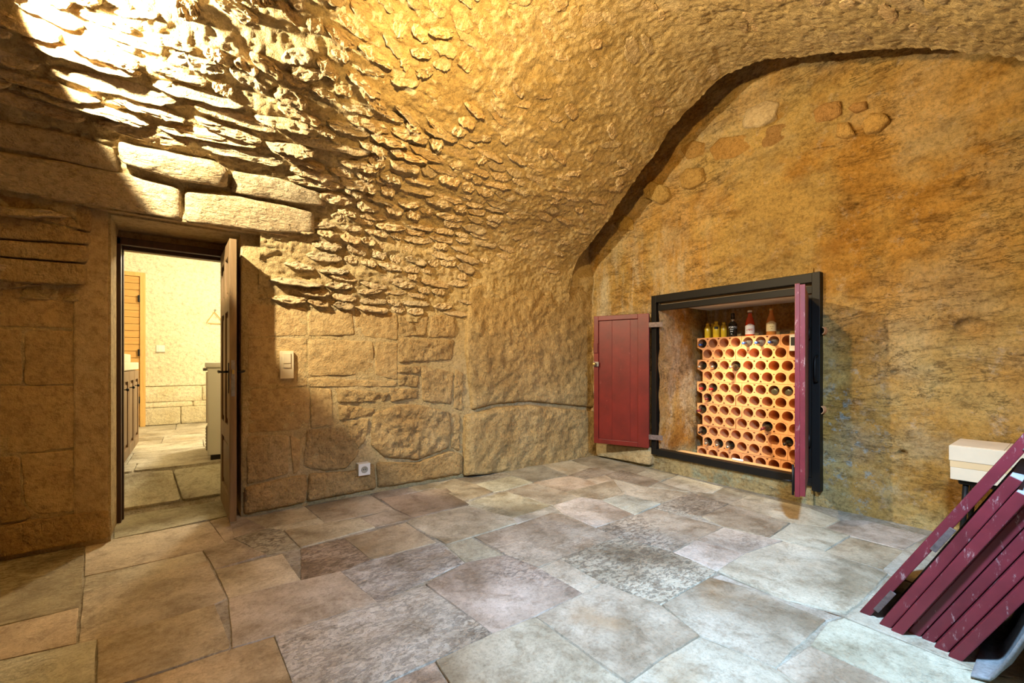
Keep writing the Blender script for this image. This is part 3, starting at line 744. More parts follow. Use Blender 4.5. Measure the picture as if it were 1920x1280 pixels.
# right of the door
for px in [[(464, 569), (575, 577), (575, 629), (464, 630)], [(464, 633), (575, 633), (575, 724), (464, 725)], [(464, 728), (580, 727), (580, 803), (464, 812)]]:
    wstone(px, proud=0.004, tintc=(0.88, 0.83, 0.74))
for px in [[(582, 727), (621, 729), (626, 798), (582, 803)], [(577, 585), (660, 580), (665, 628), (577, 630)], [(664, 574), (745, 588), (745, 638), (668, 629)],
           [(577, 634), (700, 640), (700, 702), (577, 705)], [(703, 640), (745, 642), (745, 712), (703, 704)], [(577, 708), (745, 715), (742, 724), (577, 725)]]:
    wstone(px, 'ashlar', 0.008, rough=0.012, nsc=10, tintc=(1.02, 0.97, 0.86))
for px in [[(628, 728), (729, 737), (720, 752), (633, 755)], [(632, 758), (702, 766), (697, 780), (635, 788)], [(730, 727), (785, 729), (782, 746), (732, 753)],
           [(790, 685), (850, 698), (846, 758), (792, 752)], [(746, 684), (790, 687), (785, 700), (746, 699)], [(746, 702), (786, 705), (782, 726), (746, 723)],
           [(746, 634), (851, 637), (848, 674), (746, 680)], [(746, 592), (803, 592), (798, 630), (746, 630)], [(808, 588), (853, 592), (853, 633), (803, 632)],
           [(640, 790), (692, 784), (688, 822), (672, 842)], [(574, 806), (640, 800), (668, 803), (672, 850), (650, 877), (606, 884), (568, 872)],
           [(853, 690), (868, 700), (866, 770), (850, 765)], [(846, 775), (862, 778), (860, 845), (845, 838)]]:
    wstone(px, 'rough_stone', 0.014, rough=0.022, nsc=13, gap=0.001, arris=0.03, rings=12, wobble=0.014, tintc=(0.94, 0.87, 0.74))
wstone([(698, 775), (740, 760), (781, 757), (843, 772), (846, 805), (840, 838), (782, 862), (720, 856), (694, 833)], 'rough_stone', 0.03, rough=0.028, nsc=15, arris=0.05, tintc=(0.95, 0.87, 0.74), rings=24, count=150)
wstone([(464, 816), (541, 815), (541, 888), (514, 895), (462, 908)], 'rough_stone', 0.012, rough=0.008, tintc=(0.78, 0.70, 0.56))
wstone([(543, 815), (563, 824), (562, 880), (550, 890)], 'ashlar', 0.012, tintc=(0.8, 0.74, 0.62))
for px in [[(458, 913), (545, 893), (575, 888), (572, 939), (458, 962)], [(578, 887), (660, 882), (700, 868), (703, 914), (576, 938)], [(705, 866), (780, 866), (840, 845), (864, 850), (866, 886), (707, 913)]]:
    wstone(px, 'rough_stone', 0.045, rough=0.025, nsc=9, arris=0.04, gap=0.0, tintc=(0.74, 0.64, 0.46))
wstone([(877, 536), (920, 526), (985, 523), (1094, 530), (1120, 540), (1125, 765), (990, 752), (930, 756), (882, 768), (870, 650)], 'rough_stone', 0.055, rough=0.030, nsc=11, arris=0.05, rings=44, count=220, tintc=(1.05, 1.05, 0.86), gap=0.004)
wstone([(868, 778), (930, 762), (990, 758), (1125, 772), (1140, 856), (1050, 872), (960, 882), (866, 890)], 'rough_stone', 0.10, rough=0.034, nsc=9, arris=0.07, rings=44, count=220, tintc=(0.93, 0.88, 0.68), gap=0.002)

# ------------------------------------------------------------------ end wall (quarried rock) with the niche
NY0, NY1, NZ0, NZ1 = 1.36, 2.90, 0.19, 1.93
ys = np.linspace(-0.62, 4.5, 350); zs = np.linspace(-0.03, 4.35, 300)
Y, Z = np.meshgrid(ys, zs, indexing='ij'); Q = np.stack([Y*0, Y, Z], -1)
near = np.clip(np.maximum(np.maximum(NY0-0.12-Y, Y-NY1-0.12), np.maximum(NZ0-0.1-Z, Z-NZ1-0.1))/0.25, 0.12, 1)
ang = 0.30; Yr = Y*math.cos(ang)+Z*math.sin(ang); Zr = -Y*math.sin(ang)+Z*math.cos(ang)
d = 0.060*fbm(Q*1.1, 3, 5)+0.028*fbm(Q*4, 4, 15)+0.010*fbm(Q*17, 3, 25)
strat = ridged(np.stack([Y*0, Yr*1.3, Zr*6.0], -1), 3, 35); d = d+0.016*np.clip(strat, 0, 1)*np.clip((Z-1.6)/0.8, 0, 1)
def pit(yc, zc, ry, rz, dep):
    global d
    q = ((Y-yc)/ry)**2+((Z-zc)/rz)**2; d = d-dep*np.clip(1.15-q, 0, 1)**0.6
for (px_, py_, a, b, dp) in [(1818, 612, 0.075, 0.06, 0.06), (1676, 697, 0.026, 0.022, 0.05), (1690, 850, 0.028, 0.020, 0.05), (1450, 225, 0.13, 0.035, 0.05), (1815, 340, 0.05, 0.03, 0.03)]:
    h_ = hit(px_, py_, (XR, 0, 0), (1, 0, 0)); pit(h_.y, h_.z, a, b, dp)
ap_n = near
P = np.stack([XR-d*ap_n+0.0*Y, Y, Z], -1)
yc = 0.5*(Y[:-1, :-1]+Y[1:, 1:]); zc = 0.5*(Z[:-1, :-1]+Z[1:, 1:])
keep = ~((yc > NY0) & (yc < NY1) & (zc > NZ0) & (zc < NZ1))
we = grid_obj('wall_end', P, 'rock_face', None, keep, flip=True); tag(we, kind='structure')
def estone(px, col, proud=0.03, mat='rough_stone', seed=[0]):
    seed[0] += 1
    P = [hit(x, yy, (XR-0.01, 0, 0), (1, 0, 0)) for x, yy in px]
    s = stone_from_poly('stone', P, (-1, 0, 0), mat, we, gap=0.004, proud=proud, back=0.10, bulge=0.012, rough=0.012, nsc=11, rings=7, count=44, seed=500+seed[0], arris=0.03)
    s.color = (*col, 1)
estone([(1392, 232), (1402, 205), (1440, 188), (1464, 192), (1455, 222), (1425, 240), (1395, 242)], (0.95, 0.98, 1.05), 0.035, 'ashlar')
estone([(1426, 262), (1440, 238), (1480, 226), (1496, 236), (1490, 252), (1450, 276), (1430, 284)], (0.72, 0.56, 0.36), 0.02)
estone([(1525, 208), (1545, 194), (1578, 190), (1580, 215), (1560, 228), (1530, 232)], (0.98, 0.76, 0.50), 0.035)
estone([(1590, 205), (1600, 194), (1626, 190), (1628, 205), (1605, 214)], (0.95, 0.72, 0.46), 0.03)
estone([(1570, 232), (1592, 228), (1605, 252), (1585, 262), (1566, 258)], (1.1, 0.92, 0.55), 0.03)
estone([(1617, 230), (1632, 212), (1660, 212), (1672, 226), (1650, 248), (1622, 252)], (1.1, 0.92, 0.55), 0.035)
estone([(1276, 332), (1290, 316), (1320, 314), (1324, 340), (1300, 356), (1280, 354)], (0.95, 0.82, 0.50), 0.045)
estone([(1206, 352), (1225, 340), (1252, 350), (1260, 370), (1240, 384), (1212, 372)], (0.92, 0.80, 0.48), 0.05)
estone([(1152, 420), (1170, 402), (1188, 412), (1190, 432), (1162, 434)], (0.95, 0.84, 0.48), 0.03)
estone([(1330, 280), (1350, 258), (1400, 252), (1412, 276), (1380, 296), (1340, 304)], (0.95, 0.76, 0.44), 0.018)
estone([(1276, 280), (1300, 262), (1324, 268), (1322, 290), (1290, 300)], (0.92, 0.76, 0.46), 0.02)
estone([(1120, 830), (1226, 838), (1226, 872), (1122, 853)], (0.88, 0.90, 0.88), 0.06, 'ashlar')

# other walls that close the cellar behind the camera
P = wall_panel('wall_right', -2.6, 4.4, -0.03, 1.75, -0.5, 'mortar', 0.02, seed=61); P[..., 1] = -0.5+(P[..., 1]+0.5)
wr = grid_obj('wall_right', P, 'mortar', None, None, flip=True); tag(wr, kind='structure')
ys = np.linspace(-0.62, 4.1, 90); zs = np.linspace(-0.03, 3.95, 80); Y, Z = np.meshgrid(ys, zs, indexing='ij')
wb = grid_obj('wall_rear', np.stack([-2.55+0.03*fbm(np.stack([Y*2, Z*2, Y*0], -1), 4, 71), Y, Z], -1), 'mortar'); tag(wb, kind='structure')

# ------------------------------------------------------------------ room beyond the doorway (its floor is a ramp up of a quarter metre)
RZ = 0.25; RY0, RY1 = 4.45, 5.02
rb = mesh_obj('floor_beyond', [(-1.9, 4.44, -0.03), (1.9, 4.44, -0.03), (1.9, RY1, RZ-0.014), (-1.9, RY1, RZ-0.014), (1.9, 8.6, RZ-0.014), (-1.9, 8.6, RZ-0.014)], [(0, 1, 2, 3), (3, 2, 4, 5)], 'joint_fill')
tag(rb, kind='structure')
rn = Vector((0, -RZ, RY1-RY0)).normalized()
for i, (px, tc) in enumerate([([(200, 957), (228, 954), (340, 936), (323, 880), (229, 889), (190, 893)], (.98, .95, .82)), ([(341, 936), (414, 925), (470, 915), (460, 862), (414, 868), (324, 880)], (.98, .98, .90))]):
    P = [hit(x, y, (0, RY0, 0), rn) for x, y in px]
    s = stone_from_poly('flagstone', P, rn, 'flagstone', rb, gap=0.005, proud=0.0, back=0.03, bulge=0.002, rough=0.004, nsc=5, rings=5, count=48, seed=700+i, arris=0.012); s.color = (*tc, 1); s['pitted'] = -0.2
yy = RY1; r = 0
for hgt, cuts in [(0.34, [-1.8, -0.42, 0.55, 1.8]), (0.62, [-1.8, -0.5, 0.9, 1.8]), (0.55, [-1.8, -0.9, 0.1, 1.8]), (0.60, [-1.8, -0.3, 0.6, 1.8]), (0.62, [-1.8, -0.7, 0.2, 1.8]), (0.66, [-1.8, -0.2, 0.8, 1.8])]:
    for a, b in zip(cuts, cuts[1:]):
        P = [Vector((a, yy, RZ)), Vector((b, yy, RZ)), Vector((b, yy+hgt, RZ)), Vector((a, yy+hgt, RZ))]
        s = stone_from_poly('flagstone', P, (0, 0, 1), 'flagstone', rb, gap=0.005, proud=0, back=0.03, bulge=0.001, rough=0.003, nsc=5, rings=3, count=32, seed=720+r, arris=0.01); s.color = (1.0, 0.97, 0.90, 1); s['pitted'] = -0.8; r += 1
    yy += hgt
FY = 8.43
wf = box('wall_beyond', (-1.95, 1.95, FY, FY+0.1, 0.85, 3.05), 'cream_plaster'); tag(wf, kind='structure')
box('lower_wall', (-1.95, 1.95, FY+0.03, FY+0.1, 0.2, 0.86), 'cream_plaster', wf)
r = 0
for z0, z1, cuts in [(0.25, 0.52, [-0.95, -0.15, 0.75, 1.4]), (0.52, 0.60, [-0.95, 0.0, 0.9, 1.4]), (0.60, 0.84, [-0.95, 0.12, 0.42, 1.0, 1.4])]:
    for a, b in zip(cuts, cuts[1:]):
        P = [Vector((a, FY+0.01, z0)), Vector((b, FY+0.01, z0)), Vector((b, FY+0.01, z1)), Vector((a, FY+0.01, z1))]
        s = stone_from_poly('stone', P, (0, -1, 0), 'cream_stone', wf, gap=0.006, proud=0.012, back=0.05, bulge=0.006, rough=0.012, nsc=7, rings=5, count=48, seed=760+r, arris=0.015); tint(s, 0.9, 1.1, 0.04); r += 1
for nm, b in [('wall_beyond_left', (-1.98, -1.9, 4.6, 8.5, -0.05, 3.05)), ('wall_beyond_right', (1.9, 1.98, 4.6, 8.5, -0.05, 3.05)), ('ceiling_beyond', (-1.98, 1.98, 4.45, 8.5, 3.0, 3.1))]:
    tag(box(nm, b, 'cream_plaster'), kind='structure')
wn = box('wall_beyond_near', (-1.95, -0.46, 4.60, 4.66, -0.05, 3.05), 'cream_plaster'); tag(wn, kind='structure')
box('wall_side', (0.30, 1.95, 4.60, 4.66, -0.05, 3.05), 'cream_plaster', wn); box('wall_head', (-0.46, 0.30, 4.60, 4.66, 2.14, 3.05), 'cream_plaster', wn)

# plank door in its pine frame on the far wall
def far_x(px): return hit(px, 700, (0, FY, 0), (0, 1, 0)).x
dx1 = far_x(273); dx0 = dx1-0.92
pd = empty('door_2', ((dx0+dx1)/2, FY-0.02, RZ)); tag(pd, kind='structure')
hw = 0.46; top = 2.29
for nm, b in [('frame_post', (hw-0.06, hw, -0.035, 0.03, 0, top)), ('frame_post', (-hw, -hw+0.06, -0.035, 0.03, 0, top)), ('frame_head', (-hw+0.06, hw-0.06, -0.035, 0.03, top-0.06, top))]:
    box(nm, b, 'pine_frame', pd, 0.004)
z = 0.02; npl = 22; ph = (top-0.08)/npl
for k in range(npl):
    s = box('plank', (-hw+0.065, hw-0.065, -0.012, 0.02, 0.02+k*ph, 0.02+(k+1)*ph-0.005), 'pine', pd, 0.004)
for z in (0.35, 1.05, 1.85):
    box('hinge', (hw-0.085, hw-0.06, -0.045, -0.01, z, z+0.10), 'dark_iron', pd, 0.004)

# cabinet with worktop at the left of that room
cb = empty('base_cabinet', (-0.50, 5.30, RZ)); tag(cb, 'brown wooden base cabinet with framed doors and pale worktop beside the plank door', 'cabinet')
box('carcass', (-0.55, 0.0, -0.45, 0.88, 0.08, 0.88), 'cabinet_wood', cb)
box('plinth', (-0.52, -0.05, -0.44, 0.87, 0.0, 0.08), 'cabinet_wood', cb)
box('worktop', (-0.58, 0.025, -0.48, 0.90, 0.88, 0.955), 'worktop', cb, 0.008)
box('upstand', (-0.60, 0.02, -0.48, 0.20, 0.955, 1.03), 'worktop', cb, 0.006)
for k, (a, b) in enumerate([(-0.44, -0.01), (0.01, 0.43), (0.45, 0.87)]):
    dr = box('door', (0.0, 0.012, a, b, 0.09, 0.87), 'cabinet_wood', cb)
    for bb in [(0.012, 0.028, a, a+0.07, 0.09, 0.87), (0.012, 0.028, b-0.07, b, 0.09, 0.87), (0.012, 0.028, a+0.07, b-0.07, 0.09, 0.18), (0.012, 0.028, a+0.07, b-0.07, 0.78, 0.87)]:
        box('door_frame', bb, 'cabinet_wood', dr, 0.003)
    box('door_panel', (0.012, 0.023, a+0.10, b-0.10, 0.21, 0.75), 'cabinet_wood', dr, 0.008)
    lathe('knob', [(0.004, 0), (0.004, 0.015), (0.013, 0.02), (0.013, 0.03), (0.006, 0.036)], 'dark_iron', dr, 12, Matrix.Translation((0.028, a+0.035, 0.72)) @ Matrix.Rotation(math.pi/2, 4, 'Y'))

# white appliance at the right
fz = empty('freezer', (0.135, 5.52, RZ), math.radians(-5)); tag(fz, 'white enamel appliance with grey lower vent behind the open panelled door', 'appliance')
box('body', (0.015, 0.62, -0.42, 0.42, 0.05, 0.90), 'white_enamel', fz, 0.012)
box('front_panel', (0.0, 0.016, -0.37, 0.37, 0.36, 0.86), 'white_board', fz, 0.006)
box('vent_panel', (0.0, 0.016, -0.37, 0.37, 0.09, 0.33), 'grey_grille', fz, 0.004)
for k in range(7): box('vent_slat', (-0.006, 0.0, -0.34, 0.34, 0.115+k*0.03, 0.125+k*0.03), 'grey_grille', fz)
box('lid', (-0.005, 0.63, -0.43, 0.43, 0.905, 0.955), 'white_enamel', fz, 0.012)
box('lid_seal', (0.005, 0.62, -0.42, 0.42, 0.895, 0.905), 'grey_grille', fz)
box('foot_base', (0.04, 0.60, -0.40, 0.40, 0.0, 0.05), 'print_black', fz)
box('lid_handle', (-0.03, 0.0, -0.30, -0.12, 0.87, 0.90), 'grey_steel', fz, 0.006)

# switch and clothes hanger on the far plaster wall
h_ = hit(301, 653, (0, FY, 0), (0, 1, 0))
sw = empty('light_switch', (h_.x, FY, h_.z)); tag(sw, 'small white switch on the pale far plaster wall', 'switch')
box('plate', (-0.05, 0.05, -0.012, 0.003, -0.05, 0.05), 'white_plastic', sw, 0.004); box('rocker', (-0.03, 0.03, -0.02, -0.012, -0.03, 0.03), 'white_plastic', sw, 0.003); box('cover_edge', (-0.055, 0.055, -0.016, 0.0, -0.062, -0.05), 'grey_grille', sw)
h_ = hit(402, 585, (0, FY, 0), (0, 1, 0))
hg = empty('clothes_hanger', (h_.x, FY-0.02, h_.z)); tag(hg, 'thin wire clothes hanger on a hook of the far plaster wall', 'hanger')
tube('hook', [(0.0, 0.015, 0.03), (0, -0.01, 0.03), (0.012, -0.012, 0.045), (0.02, -0.012, 0.03), (0.0, -0.012, 0.0)], 0.005, 'grey_steel', hg, 6)
tube('wire', [(0, -0.012, 0), (-0.10, -0.012, -0.17), (-0.08, -0.012, -0.185), (0.10, -0.012, -0.185), (0.12, -0.012, -0.16), (0, -0.012, 0)], 0.006, 'print_gold', hg, 6)

# ------------------------------------------------------------------ doorway: frame and open panelled door
tf = empty('trim_1', (0, 0, 0)); tag(tf, kind='structure')
box('jamb', (-0.470, -0.432, 4.33, 4.46, -0.01, 2.14), 'oak_frame', tf, 0.004)
box('jamb', (0.212, 0.31, 4.33, 4.46, -0.01, 2.14), 'oak_frame', tf, 0.004)
box('head', (-0.470, 0.31, 4.33, 4.46, 2.09, 2.145), 'oak_frame', tf, 0.004)
box('stop', (-0.432, 0.235, 4.40, 4.44, 2.065, 2.09), 'oak_frame', tf, 0.003); box('stop', (-0.432, -0.424, 4.40, 4.44, 0, 2.065), 'oak_frame', tf, 0.003)
hx, hy = 0.208, 4.34; fx_, fy_ = 0.232, 3.66
dw = math.hypot(fx_-hx, fy_-hy); da = math.atan2(fy_-hy, fx_-hx)
d1 = empty('door_1', (hx, hy, 0.06), da); tag(d1, kind='structure')
DH = 2.03; T0, T1 = -0.022, 0.022
def dbox(n, b, m='oak_door', bev=0.003, par=None): return box(n, b, m, par or d1, bev)
sw_ = 0.10
dbox('stile', (0, sw_, T0, T1, 0, DH)); dbox('stile', (dw-sw_, dw, T0, T1, 0, DH))
rails = [(0, 0.17), (0.56, 0.68), (1.52, 1.63), (DH-0.11, DH)]
for a, b in rails: dbox('rail', (sw_, dw-sw_, T0, T1, a, b))
mid = dw/2
for a, b in [(0.68, 1.52), (1.63, DH-0.11)]:
    dbox('muntin', (mid-0.04, mid+0.04, T0, T1, a, b))
    for x0, x1 in [(sw_, mid-0.04), (mid+0.04, dw-sw_)]:
        pn = dbox('panel', (x0, x1, -0.006, 0.006, a, b), bev=0)
        dbox('panel_field', (x0+0.03, x1-0.03, -0.014, 0.014, a+0.035, b-0.035), bev=0.008, par=pn)
pn = dbox('panel', (sw_, dw-sw_, -0.006, 0.006, 0.17, 0.56), bev=0); dbox('panel_field', (sw_+0.04, dw-sw_-0.04, -0.014, 0.014, 0.21, 0.52), bev=0.01, par=pn)
dbox('lock_plate', (dw, dw+0.003, -0.012, 0.012, 0.90, 1.16), 'grey_steel', 0.001)
dbox('latch', (dw+0.003, dw+0.012, -0.007, 0.007, 1.06, 1.09), 'brass', 0.001)
for sgn in (-1, 1):
    y0 = sgn*0.022
    dbox('handle_plate', (dw-0.075, dw-0.035, min(y0, y0+sgn*0.005), max(y0, y0+sgn*0.005), 0.92, 1.14), 'dark_iron', 0.001)
    tube('handle', [(dw-0.055, y0, 1.075), (dw-0.055, y0+sgn*0.045, 1.075), (dw-0.075, y0+sgn*0.055, 1.078), (dw-0.12, y0+sgn*0.056, 1.080), (dw-0.17, y0+sgn*0.050, 1.070)], 0.008, 'dark_iron', d1)

# ------------------------------------------------------------------ switch plate and socket on the left wall
def wall_at(x, y, yp=YL): return hit(x, y, (0, yp, 0), (0, 1, 0))
a_ = wall_at(524, 658); b_ = wall_at(549.5, 709)
sw2 = empty('light_switch', ((a_.x+b_.x)/2, YL-0.012, (a_.z+b_.z)/2)); tag(sw2, 'tall beige double switch plate on the stone wall beside the open door', 'switch')
w2, h2 = (b_.x-a_.x)/2, abs(a_.z-b_.z)/2
box('plate', (-w2, w2, -0.022, 0.01, -h2, h2), 'switch_beige', sw2, 0.004)
box('rocker', (-w2*0.55, w2*0.55, -0.030, -0.020, 0.012, h2*0.85), 'switch_beige', sw2, 0.003); box('rocker', (-w2*0.55, w2*0.55, -0.030, -0.020, -h2*0.22, 0.006), 'switch_beige', sw2, 0.003)
a_ = wall_at(667, 866); b_ = wall_at(689, 887)
so = empty('power_socket', ((a_.x+b_.x)/2, YL-0.062, (a_.z+b_.z)/2)); tag(so, 'square white power socket low on the rough stone wall', 'socket')
w3 = (b_.x-a_.x)/2
box('plate', (-w3, w3, -0.020, 0.06, -w3, w3), 'white_plastic', so, 0.004)
lathe('well', [(0.030, 0), (0.030, 0.003), (0.024, 0.003), (0.022, 0.001)], 'grey_grille', so, 20, Matrix.Translation((0, -0.020, 0)) @ Matrix.Rotation(math.pi/2, 4, 'X'))
for q in (-0.009, 0.009): lathe('pin_hole', [(0.004, 0), (0.004, 0.0045)], 'dark_hole', so, 8, Matrix.Translation((q, -0.020, 0)) @ Matrix.Rotation(math.pi/2, 4, 'X'))

# ------------------------------------------------------------------ niche
NXB = 5.26; NF = -0.10
def niche_face(name, a, b, c, d, mat, seed, amp=0.03, n=60): return quad_grid(name, a, b, c, d, mat, we, amp, n, seed)
yl, yr = 2.87, 1.38
niche_face('niche_side', (XR-0.02, yl, NF), (NXB, yl+0.02, NF), (NXB, yl+0.02, 2.0), (XR-0.02, yl, 2.0), 'rock_face', 81, 0.03)
niche_face('niche_side', (XR-0.02, yr, NF), (XR-0.02, yr, 2.0), (NXB, yr, 2.0), (NXB, yr, NF), 'rock_face', 82, 0.01)
niche_face('niche_back', (NXB, yl+0.1, NF), (NXB, yr-0.1, NF), (NXB, yr-0.1, 2.0), (NXB, yl+0.1, 2.0), 'rock_face', 83, 0.03)
niche_face('niche_floor', (XR-0.05, yl+0.05, NF), (XR-0.05, yr-0.05, NF), (NXB, yr-0.05, NF), (NXB, yl+0.05, NF), 'rock_face', 84, 0.0, 8)
box('niche_sill', (4.20, 4.36, yr, yl, NF-0.05, 0.175), 'rock_face', we)
for k in range(5):
    y0 = yr+k*(yl-yr)/5
    box('ceiling_board', (4.26, NXB, y0+0.003, y0+(yl-yr)/5-0.003, 1.860, 1.89), 'white_board', we, 0.003)
box('niche_head', (4.24, 4.32, yr-0.02, yl+0.03, 1.835, 1.95), 'ledge_wood', we)
ld = box('ledge_plank', (4.27, 4.55, yr+0.02, yl-0.06, 0.165, 0.19), 'ledge_wood', None, 0.003); tag(ld, 'narrow wooden plank along the niche sill in front of the bottle bricks', 'plank')
box('batten', (4.29, 4.33, yr+0.03, yl-0.07, NF, 0.165), 'ledge_wood', ld)
# black steel frame
fr = empty('niche_frame', (XR-0.04, (NY0+NY1)/2, 0.15)); tag(fr, 'black steel frame around the wine niche in the rock wall', 'frame')
fm = Matrix.Translation((-(XR-0.04), -(NY0+NY1)/2, -0.15))
for nm, b in [('post', (4.15, 4.25, 1.315, 1.375, 0.13, 1.955)), ('post', (4.16, 4.25, 2.885, 2.945, 0.17, 1.955)), ('top_rail', (4.16, 4.25, 1.375, 2.885, 1.875, 1.955)), ('inner_rail', (4.20, 4.26, 1.375, 2.885, 1.787, 1.850)), ('bottom_rail', (4.16, 4.25, 1.375, 2.885, 0.165, 0.235))]:
    box(nm, b, 'black_steel', fr, 0.004, fm)
box('jamb_plate', (4.17, 4.24, 1.375, 1.43, 0.235, 1.775), 'black_steel', fr, 0.004, fm)
for z in (0.55, 1.45):
    lathe('hinge_pin', [(0.014, -0.05), (0.014, 0.05)], 'black_steel', fr, 10, fm @ Matrix.Translation((4.14, 1.39, z)))
tube('pull_handle', [Vector(q)-Vector((XR-0.04, (NY0+NY1)/2, 0.15)) for q in [(4.15, 1.335, 1.26), (4.11, 1.335, 1.25), (4.10, 1.335, 1.19), (4.10, 1.335, 1.10), (4.11, 1.335, 1.05), (4.15, 1.335, 1.04)]], 0.009, 'black_steel', fr)

# red leaves of the niche door
LZ0, LZ1, LW = 0.243, 1.757, 0.69
def leaf(name, hx, hy, ang, label, side, z0=LZ0, z1=LZ1, width=LW, thick=0.045):
    o = empty(name, (hx, hy, z0), ang); tag(o, label, 'shutter', 'red shutter leaves of the wine niche'); H = z1-z0
    a, b = (0.0, thick*0.5) if side > 0 else (-thick*0.5, 0.0)
    nb = 3
    for k in range(nb): box('board', (0.02+k*(width-0.02)/nb, 0.02+(k+1)*(width-0.02)/nb-0.001, a, b, 0.01, H-0.01), 'red_paint', o, 0.002)
    f0, f1 = (thick*0.5, thick) if side > 0 else (-thick, -thick*0.5)
    box('stile', (0.02, 0.145, f0, f1, 0, H), 'red_paint', o, 0.004); box('stile', (width-0.055, width, f0, f1, 0, H), 'red_paint', o, 0.004)
    box('rail', (0.145, width-0.055, f0, f1, 0, 0.055), 'red_paint', o, 0.004); box('rail', (0.145, width-0.055, f0, f1, H-0.055, H), 'red_paint', o, 0.004)
    for z in (0.10, H-0.16): box('hinge_strap', (-0.03, 0.10, f1 if side > 0 else f0-0.005, f1+0.005 if side > 0 else f0, z, z+0.055), 'grey_steel', o, 0.001)
    return o, H, f0, f1
ol, H, f0, f1 = leaf('shutter_leaf', 4.150, 2.932, math.atan2(3.525-2.915, 3.93-4.185), 'red painted wooden shutter leaf folded back beside the room corner with brass latch', 1, width=0.665)
for ch in list(ol.children):
    if ch.name.startswith('hinge_strap'): bpy.data.objects.remove(ch)
for z in (0.10, H-0.16):
    box('hinge_strap', (-0.13, 0.02, 0.046, 0.052, z, z+0.055), 'strap_iron', ol, 0.001)
box('latch', (0.60, 0.672, 0.045, 0.062, H-0.60, H-0.545), 'grey_steel', ol, 0.003); lathe('latch_knob', [(0.006, 0), (0.006, 0.02), (0.020, 0.024), (0.022, 0.04), (0.012, 0.05)], 'brass', ol, 14, Matrix.Translation((0.645, 0.06, H-0.57)) @ Matrix.Rotation(-math.pi/2, 4, 'X'))
box('packing_piece', (0.615, 0.665, 0.045, 0.058, H-0.44, H-0.32), 'red_paint', ol, 0.003)
orr, H, f0, f1 = leaf('shutter_leaf', 4.15, 1.395, math.atan2(1.185-1.395, 3.46-4.15), 'maroon wooden shutter leaf standing open beside the black frame, with barrel bolt', -1, z0=0.245, z1=1.765, width=0.72, thick=0.062)
for ch in orr.children:
    if ch.data and ch.name.split('.')[0] in ('board', 'stile', 'rail'): ch.data.materials[0] = MAT['maroon_paint']
bl = box('bolt_plate', (0.655, 0.70, -0.068, -0.062, 0.03, 0.20), 'dark_iron', orr, 0.002)
tube('bolt_rod', [(0.678, -0.075, 0.0), (0.678, -0.075, 0.22)], 0.007, 'dark_iron', orr); tube('bolt_knob', [(0.678, -0.075, 0.10), (0.678, -0.135, 0.10)], 0.007, 'dark_iron', orr)

# terracotta bottle bricks
PT, HR, LH = 0.1318, 0.0535, 0.262
RX = 4.93; RTOP = 1.50; RY = 2.835
def brick_mesh():
    cu = bpy.data.curves.new('brick_curve', 'CURVE'); cu.dimensions = '2D'; cu.fill_mode = 'BOTH'; cu.extrude = 0.13; cu.resolution_u = 1
    def poly(pts):
        sp = cu.splines.new('POLY'); sp.points.add(len(pts)-1)
        for q, p in zip(sp.points, pts): q.co = (p[0], p[1], 0, 1)
        sp.use_cyclic_u = True
    g = 0.0015; h = LH/2-g; z1 = 0.062
    poly([(-2*PT+g, h), (2*PT-g, h), (2*PT-g, z1-0.045), (1.5*PT-g, -z1+0.045), (1.5*PT-g, -h), (-1.5*PT+g, -h), (-1.5*PT+g, -z1+0.045), (-2*PT+g, z1-0.045)])
    for r, xs_ in ((z1, (-1.5, -.5, .5, 1.5)), (-z1, (-1, 0, 1))):
        for x in xs_: poly([(x*PT+HR*math.cos(2*math.pi*k/28), r+HR*math.sin(2*math.pi*k/28)) for k in range(28)])
    for x in (-1, 0, 1):
        y = z1+0.050; poly([(x*PT-0.014, y+0.007), (x*PT+0.014, y+0.007), (x*PT, y-0.016)])
    for x in (-.5, .5):
        y = -z1-0.050; poly([(x*PT-0.014, y-0.007), (x*PT+0.014, y-0.007), (x*PT, y+0.016)])
    for x in (-1, 0, 1): poly([(x*PT-0.010, 0.026), (x*PT+0.010, 0.026), (x*PT, 0.042)][::1])
    for x in (-.5, .5): poly([(x*PT-0.010, -0.026), (x*PT+0.010, -0.026), (x*PT, -0.042)])
    ob = bpy.data.objects.new('tmp', cu); COL.objects.link(ob)
    dg = bpy.context.evaluated_depsgraph_get(); me = bpy.data.meshes.new_from_object(ob.evaluated_get(dg))
    bpy.data.objects.remove(ob)
    # stand it up: curve x -> world -Y, curve y -> world Z, extrusion -> world X
    me.transform(Matrix(((0, 0, 1, 0), (-1, 0, 0, 0), (0, 1, 0, 0), (0, 0, 0, 1))))
    me.materials.clear(); me.materials.append(MAT['terracotta']); me.name = 'rack_brick'
    return me
BM = brick_mesh()
rack = empty('wine_rack', (RX+0.13, RY-5.25*PT, NF)); tag(rack, 'rack of terracotta bottle bricks with round holes stacked in the niche', 'wine rack')
hole = {}
rr = random.Random(3)
